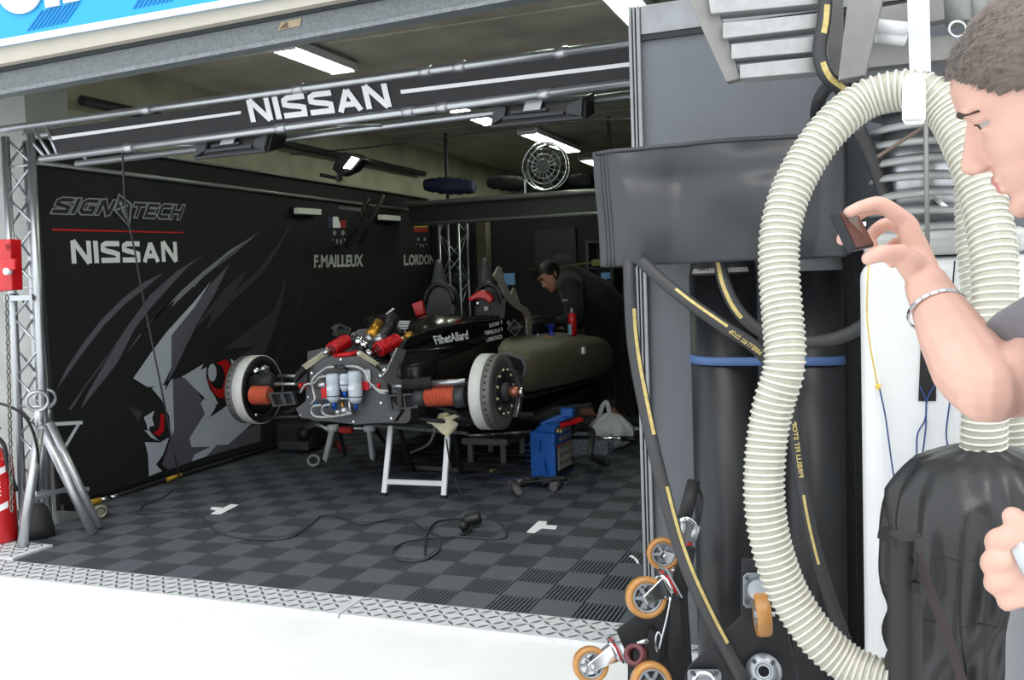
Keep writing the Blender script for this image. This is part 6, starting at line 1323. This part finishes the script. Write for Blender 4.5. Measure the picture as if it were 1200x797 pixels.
# ---- man in the right foreground
tl_ = math.radians(27)
hc = atD(1231, 108, 1.0)
vd_ = (hc - CO).normalized(); lf2 = cam2w(-1, 0, 0); lf2 = (lf2 - vd_ * lf2.dot(vd_)).normalized(); dn2 = cam2w(0, 1, 0); dn2 = (dn2 - vd_ * dn2.dot(vd_)).normalized()
HD = Head(hc, lf2 * math.cos(tl_) + dn2 * math.sin(tl_) - vd_ * .05, lf2 * math.sin(tl_) - dn2 * math.cos(tl_), 1.0)
foot = atD(1332, 770, 1.02); foot.z = 0
man = thing('person', foot, 'young man with cropped brown hair and grey t-shirt holding up a small device', 'person')
b = MB(); HD.shape(b)
sR, sL = atD(1345, 318, 1.17), atD(1385, 330, .80); nb = atD(1330, 235, 1.0); ch_ = atD(1365, 430, 1.0); be = atD(1350, 640, 1.0); pv = V((foot.x, foot.y, .80))
chain(b, [HD.p(-.035, 0, -.03), HD.p(-.05, 0, -.10), nb, ch_], [.058, .056, .064, .10])
def oval(c, rx, rz): return (c, rx, rz)
latv = (sR - sL).normalized()
def torso(mb, secs, n=28):
    rings = []
    for c, wl, wd in secs:
        fw = latv.cross(V((0, 0, 1))).normalized(); rings.append([c + latv * wl * math.cos(2 * PI * j / n) + fw * wd * math.sin(2 * PI * j / n) for j in range(n)])
    mb.loft(rings)
secs = [(nb + V((0, 0, .0)), .07, .06), (nb.lerp(ch_, .3), .17, .09), (nb.lerp(ch_, .7), .19, .11), (ch_ + V((0, 0, -.05)), .175, .115), (be, .155, .11), (V((pv.x, pv.y, pv.z + .12)), .16, .115), (pv, .165, .12), (V((pv.x, pv.y, pv.z - .07)), .16, .11)]
torso(b, secs)
# right arm, raised
E_, Wr = atD(1152, 452, 1.09), atD(1087, 336, 1.22)
chain(b, [sR, atD(1270, 385, 1.12), atD(1205, 440, 1.08), E_], [.060, .050, .0455, .040]); chain(b, [atD(1158, 455, 1.075), atD(1140, 432, 1.11), atD(1116, 392, 1.16), atD(1098, 358, 1.205), Wr], [.042, .0475, .041, .0325, .029])
DH = 1.24
def hp(x, y, dz=0.0): return atD(x, y, DH + dz)
# palm and thumb ball
for x, y, dz in ((1063, 262, -.006), (1066, 268, .018), (1070, 278, .040), (1076, 290, .055)): chain(b, [Wr, hp((x + 1087) / 2 + 1, (y + 336) / 2, dz * .7), hp(x, y, dz)], [.023, .0185, .0128])
chain(b, [hp(1080, 325, -.008), hp(1066, 308, -.022), hp(1054, 297, -.028)], [.020, .0185, .0135])
b.ell(hp(1070, 300, .0), (.020, .020, .020))
fing = [  # chains of px, py, depth offset, with radii
 ([(1063, 260, -.006), (1033, 240, -.010), (1012, 242, -.012), (995, 249, -.012)], [.0118, .0108, .0095, .0082]),
 ([(1067, 264, .018), (1034, 243, .024), (1004, 252, .030), (987, 281, .020)], [.0118, .0108, .0095, .0085]),
 ([(1071, 277, .040), (1042, 262, .056), (1020, 278, .052), (1026, 296, .038)], [.0112, .0102, .0092, .0080]),
 ([(1077, 290, .055), (1054, 283, .070), (1040, 297, .066), (1046, 309, .054)], [.0100, .0090, .0082, .0072]),
 ([(1056, 299, -.028), (1034, 297, -.032), (1017, 303, -.026)], [.0132, .0118, .0092])]
for pts, rs in fing: chain(b, [hp(*p) for p in pts], rs, 12)
# left arm, fist near the belt
LW = atD(1232, 655, .90); LE = atD(1420, 560, .80)
chain(b, [sL, atD(1420, 450, .78), LE], [.060, .050, .042]); chain(b, [LE, atD(1330, 615, .85), LW], [.043, .042, .029])
DL = .90
def lp(x, y, dz=0.0): return atD(x, y, DL + dz)
for k, (x, y) in enumerate(((1196, 630), (1190, 653), (1192, 675), (1200, 696))): chain(b, [LW, lp((x + 1232) / 2, (y + 655) / 2, .0), lp(x, y, .002 * k)], [.024, .019, .0135])
lf = [([(1196, 630, 0), (1171, 632, .004), (1169, 640, .030), (1188, 643, .042)], [.0130, .0118, .0105, .0088]), ([(1190, 653, .002), (1165, 657, .006), (1164, 664, .032), (1184, 664, .044)], [.0130, .0118, .0105, .0088]), ([(1192, 675, .004), (1168, 681, .008), (1168, 686, .032), (1187, 684, .042)], [.0122, .0112, .0100, .0085]), ([(1200, 696, .006), (1182, 703, .010), (1182, 706, .030), (1197, 702, .038)], [.0112, .0100, .0092, .0080]), ([(1212, 636, -.004), (1200, 618, -.002), (1187, 606, .002)], [.0145, .0128, .0108])]
for pts, rs in lf: chain(b, [lp(*p) for p in pts], rs, 12)
# legs
for sg in (1, -1):
    hp_ = pv + latv * .09 * sg; chain(b, [hp_ - V((0, 0, .02)), V((hp_.x, hp_.y, .44)), V((hp_.x + .02, hp_.y, .08))], [.088, .056, .042]); chain(b, [V((hp_.x + .03, hp_.y, .045)), V((hp_.x - .14, hp_.y, .035))], [.04, .032])
lipc = HD.p(.088, 0, -.0715)
def pick(c):
    v = c - HD.c; f, l, h = v.dot(HD.f), v.dot(HD.l), v.dot(HD.u)
    return 1 if (f > .0815 and abs(l) < .021 - abs(h + .0715) * .6 and -.0825 < h < -.0605) else 0
body = fuse('body', b, [skin, lipm], .0030, 4, man, pick=pick)
HD.eyes(man, mat('brown_iris', (58, 40, 30), .2, 0, 0))
hline = lambda f: .060 - .0 * f if f > .080 else (.060 - (.080 - f) * 1.15 if f > .045 else (.020 - (.045 - f) * .3 if f > .012 else (-.045 if f > -.012 else (.016 if f > -.028 else -.05))))
hair_m = mat('brown_hair', (104, 92, 84), .6, 0, .3, 60, stretch=(1, 1, 6), sheen=.2)
HD.hair(man, hair_m, hline, .006, 1, 12000, .008)
from mathutils.bvhtree import BVHTree
def surf(ob, H_, l, h, out=.0):
    if ob.name not in _bv: _bv[ob.name] = BVHTree.FromPolygons([v.co for v in ob.data.vertices], [tuple(p.vertices) for p in ob.data.polygons])
    o_ = V(ob['_o']); hit = _bv[ob.name].ray_cast(H_.p(.2, l, h) - o_, -H_.f, .4)[0]
    return (hit + o_ if hit else H_.p(.08, l, h)) + H_.f * out * H_.k
_bv = {}
brow_m = mat('eyebrow_hair', (66, 52, 46), .7, 0, .2, 200)
for sg in (1, -1):
    pts = spline([surf(body, HD, sg * l, h) for l, h in ((.0175 if sg > 0 else .026, .0135 if sg > 0 else .0155), (.024 if sg > 0 else .029, .0158), (.033, .0185), (.043, .0175), (.051, .013))], 5); n_ = len(pts)
    MB().tube(pts, [.0010 + .0025 * math.sin(PI * (k + 1) / (n_ + 1)) for k in range(n_)], 8).build('eyebrow', brow_m, man)
    pts = spline([surf(body, HD, sg * l, h, .0004) for l, h in ((.022, -.002), (.031, .0015), (.041, -.001))], 5); MB().tube(pts, .0016, 6).build('eyelashes', brow_m, man)
# shirt (torso with short sleeves), trousers, shoes
b = MB(); torso(b, [(c, wl + .012, wd + .012) for c, wl, wd in secs[1:]])
b2 = [atD(1290, 372, 1.13), atD(1196, 412, 1.08)]; chain(b, [sR, b2[0]], [.076, .066]); b.tube([b2[0], atD(1235, 398, 1.10), atD(1200, 418, 1.082)], [.066, .062, .060], 20)
chain(b, [sL, atD(1420, 440, .78)], [.076, .066]); chain(b, [nb + V((0, 0, -.02)), nb.lerp(ch_, .3)], [.07, .10])
chain(b, [V((pv.x, pv.y, pv.z + .02)), V((pv.x, pv.y, pv.z + .12))], [.13, .13]); fuse('t_shirt', b, [shirt_m], .007, 3, man, 'plain grey short-sleeved t-shirt')
b = MB()
for sg in (1, -1): hp_ = pv + latv * .09 * sg; chain(b, [hp_ + V((0, 0, .03)), V((hp_.x, hp_.y, .44)), V((hp_.x + .02, hp_.y, .09))], [.105, .075, .065])
torso(b, [(pv + V((0, 0, .06)), .172, .127), (pv, .176, .13), (pv - V((0, 0, .07)), .17, .12)]); fuse('trousers', b, [jean], .012, 3, man)
for sg in (1, -1): hp_ = pv + latv * .09 * sg; b = MB(); chain(b, [V((hp_.x + .04, hp_.y, .052)), V((hp_.x - .06, hp_.y, .050)), V((hp_.x - .16, hp_.y, .040))], [.048, .046, .036]); fuse('shoe', b, [rubber], .008, 2, man)
# bracelet on the raised wrist, watch on the other
bc = atD(1098, 364, 1.20); bax = (Wr - atD(1116, 392, 1.16)).normalized(); ba, bb_ = frame(bax)
br_l = []
for k in range(22):
    q = 2 * PI * k / 22; p = bc + (ba * math.cos(q) + bb_ * math.sin(q)) * .0365; tgv = (-ba * math.sin(q) + bb_ * math.cos(q)); rt = Matrix((tgv, bax, tgv.cross(bax))).transposed()
    MB().box(p, (.0098, .0062, .0022), rot=rt).build('bracelet_link', mat('silver_bracelet', (206, 208, 212), .22, 1, .05), man, bevel=.0006)
wax_ = (LW - lp(1300, 630, -.03)).normalized(); wc = LW - wax_ * .0; MB().lathe(atD(1216, 656, .90) , wax_, [(.031, -.004), (.033, 0), (.033, .008), (.031, .012)], 24).build('watch_strap', steel, man)
# device
D0 = [hp(981, 247, -.016), hp(1006, 251, .012), hp(1026, 288, .004), hp(1003, 293, -.024)]
nrm = (D0[1] - D0[0]).cross(D0[3] - D0[0]).normalized()
if nrm.dot(CO - D0[0]) < 0: nrm = -nrm
t = thing('phone', sum(D0, V()) / 4, 'small dark handheld phone with glossy screen held up between thumb and fingers', 'phone')
lf_ = (D0[0] - D0[1]).normalized()
MB().prism(D0, -nrm * .009).build('casing', mat('dark_casing', (34, 38, 44), .35, .2, .05), t, bevel=.003, seg=3)
MB().bar(D0[0] + lf_ * .003 - nrm * .004, D0[3] + lf_ * .003 - nrm * .004, .011, .012, up=nrm).build('thick_edge', mat('dark_casing', (34, 38, 44), .35, .2, .05), t, bevel=.004, seg=3)
cD = sum(D0, V()) / 4; MB().prism([cD + (p - cD) * .88 + nrm * .0004 for p in D0], nrm * .0006).build('glossy_screen', mat('glossy_screen', (92, 62, 58), .06, 0, .05, 20, coat=1.0), t)
k_ = D0[1].lerp(D0[2], .32); MB().box(k_ + nrm * .001, (.004, .002, .006)).build('silver_button', chrome, t)
# ---- mechanic bending over the car
DM = 8.75
def mp(x, y, dz=0.0): return atD(x, y, DM + dz)
mk_ = 1.22
tm = math.radians(38)
MH = Head(mp(643, 323), cam2w(-math.cos(tm) * .86, math.sin(tm), -.45), cam2w(-math.sin(tm), -math.cos(tm), -.1), mk_)
mf_ = V((mp(715, 400, .15).x, mp(715, 400, .15).y, 0))
mech = thing('person', mf_, 'dark-haired mechanic in black clothing bending over the car with hands at work', 'person')
mskin = mat('tan_skin', (200, 148, 120), .5, 0, .08, 30, sss=.08); mblk = mat('black_hoodie', (20, 20, 22), .9, 0, .1, 40, bump=.1, bscale=60, sheen=.1)
b = MB(); MH.shape(b, 32)
sl, sr = mp(668, 338, -.22), mp(684, 334, .26); nb2 = mp(668, 330, .05)
chain(b, [MH.p(-.035, 0, -.04), MH.p(-.06, 0, -.11), nb2], [.07, .066, .075])
hipc = V((mf_.x, mf_.y, 1.02)); hl = (sr - sl).normalized()
chain(b, [nb2, mp(695, 350, .05), hipc], [.14, .19, .17]); 
HL, HR = mp(644, 387, -.32), mp(652, 385, -.02)
chain(b, [sl, mp(672, 372, -.42), HL], [.075, .055, .036]); chain(b, [sr, mp(680, 375, .1), HR], [.075, .055, .036])
for Hc in (HL, HR):
    b.ell(Hc, (.05, .045, .04))
    for k in range(4): chain(b, [Hc + V((-.02, .0, .025 - .018 * k)), Hc + V((-.075, -.015, .03 - .02 * k)), Hc + V((-.10, -.01, -.005 - .02 * k))], [.014, .0125, .011], 8, 3)
    chain(b, [Hc + V((0, -.03, .02)), Hc + V((-.05, -.05, .03)), Hc + V((-.08, -.045, .01))], [.015, .013, .011], 8, 3)
for sg in (1, -1):
    h_ = hipc + V((.1 * sg, .05 * sg, 0)); chain(b, [h_, V((h_.x, h_.y, .5)), V((h_.x, h_.y, .09))], [.11, .07, .05]); chain(b, [V((h_.x, h_.y, .05)), V((h_.x - .18, h_.y, .045))], [.045, .038])
fuse('body', b, [mskin], .009, 3, mech)
MH.eyes(mech, mat('brown_iris', (58, 40, 30), .2, 0, 0))
MH.hair(mech, mat('black_hair', (18, 17, 17), .5, 0, .2, 60), lambda f: .05 if f > .07 else (.05 - (.07 - f) * 1.2 if f > .03 else (.0 if f > .01 else -.055)), .012, 2, 1500, .012)
for sg in (1, -1): MB().tube(spline([MH.p(.089, sg * .010, .016), MH.p(.089, sg * .024, .021), MH.p(.078, sg * .046, .016)], 5), .0045, 6).build('eyebrow', mat('black_hair', (18, 17, 17), .5), mech)
b = MB(); 
for r_ in range(1): chain(b, [nb2, mp(695, 350, .05), hipc], [.17, .225, .20]); chain(b, [sl, mp(672, 372, -.42), sl.lerp(HL, .86)], [.11, .08, .055]); chain(b, [sr, mp(680, 375, .1), sr.lerp(HR, .84)], [.11, .08, .055])
chain(b, [sl, nb2, sr], [.12, .13, .12]); fuse('black_top', b, [mblk], .012, 3, mech)
MB().tube(spline([MH.p(-.07, -.05, -.10), MH.p(-.10, 0, -.085), MH.p(-.08, .06, -.11)], 5), .03, 10).build('collar', mblk, mech)
b = MB()
for sg in (1, -1): h_ = hipc + V((.1 * sg, .05 * sg, 0)); chain(b, [h_, V((h_.x, h_.y, .5)), V((h_.x, h_.y, .1))], [.14, .1, .085])
fuse('black_trousers', b, [mblk], .014, 3, mech)
MB().lathe(HL + V((.04, .02, .03)), (HL - sl), [(.042, 0), (.046, .004), (.046, .022), (.042, .026)], 18, closed=True).build('watch', chrome, mech)
p = mp(662, 352, -.45); MB().box(p, (.05, .01, .02)).build('chest_logo', grey_print, mech)
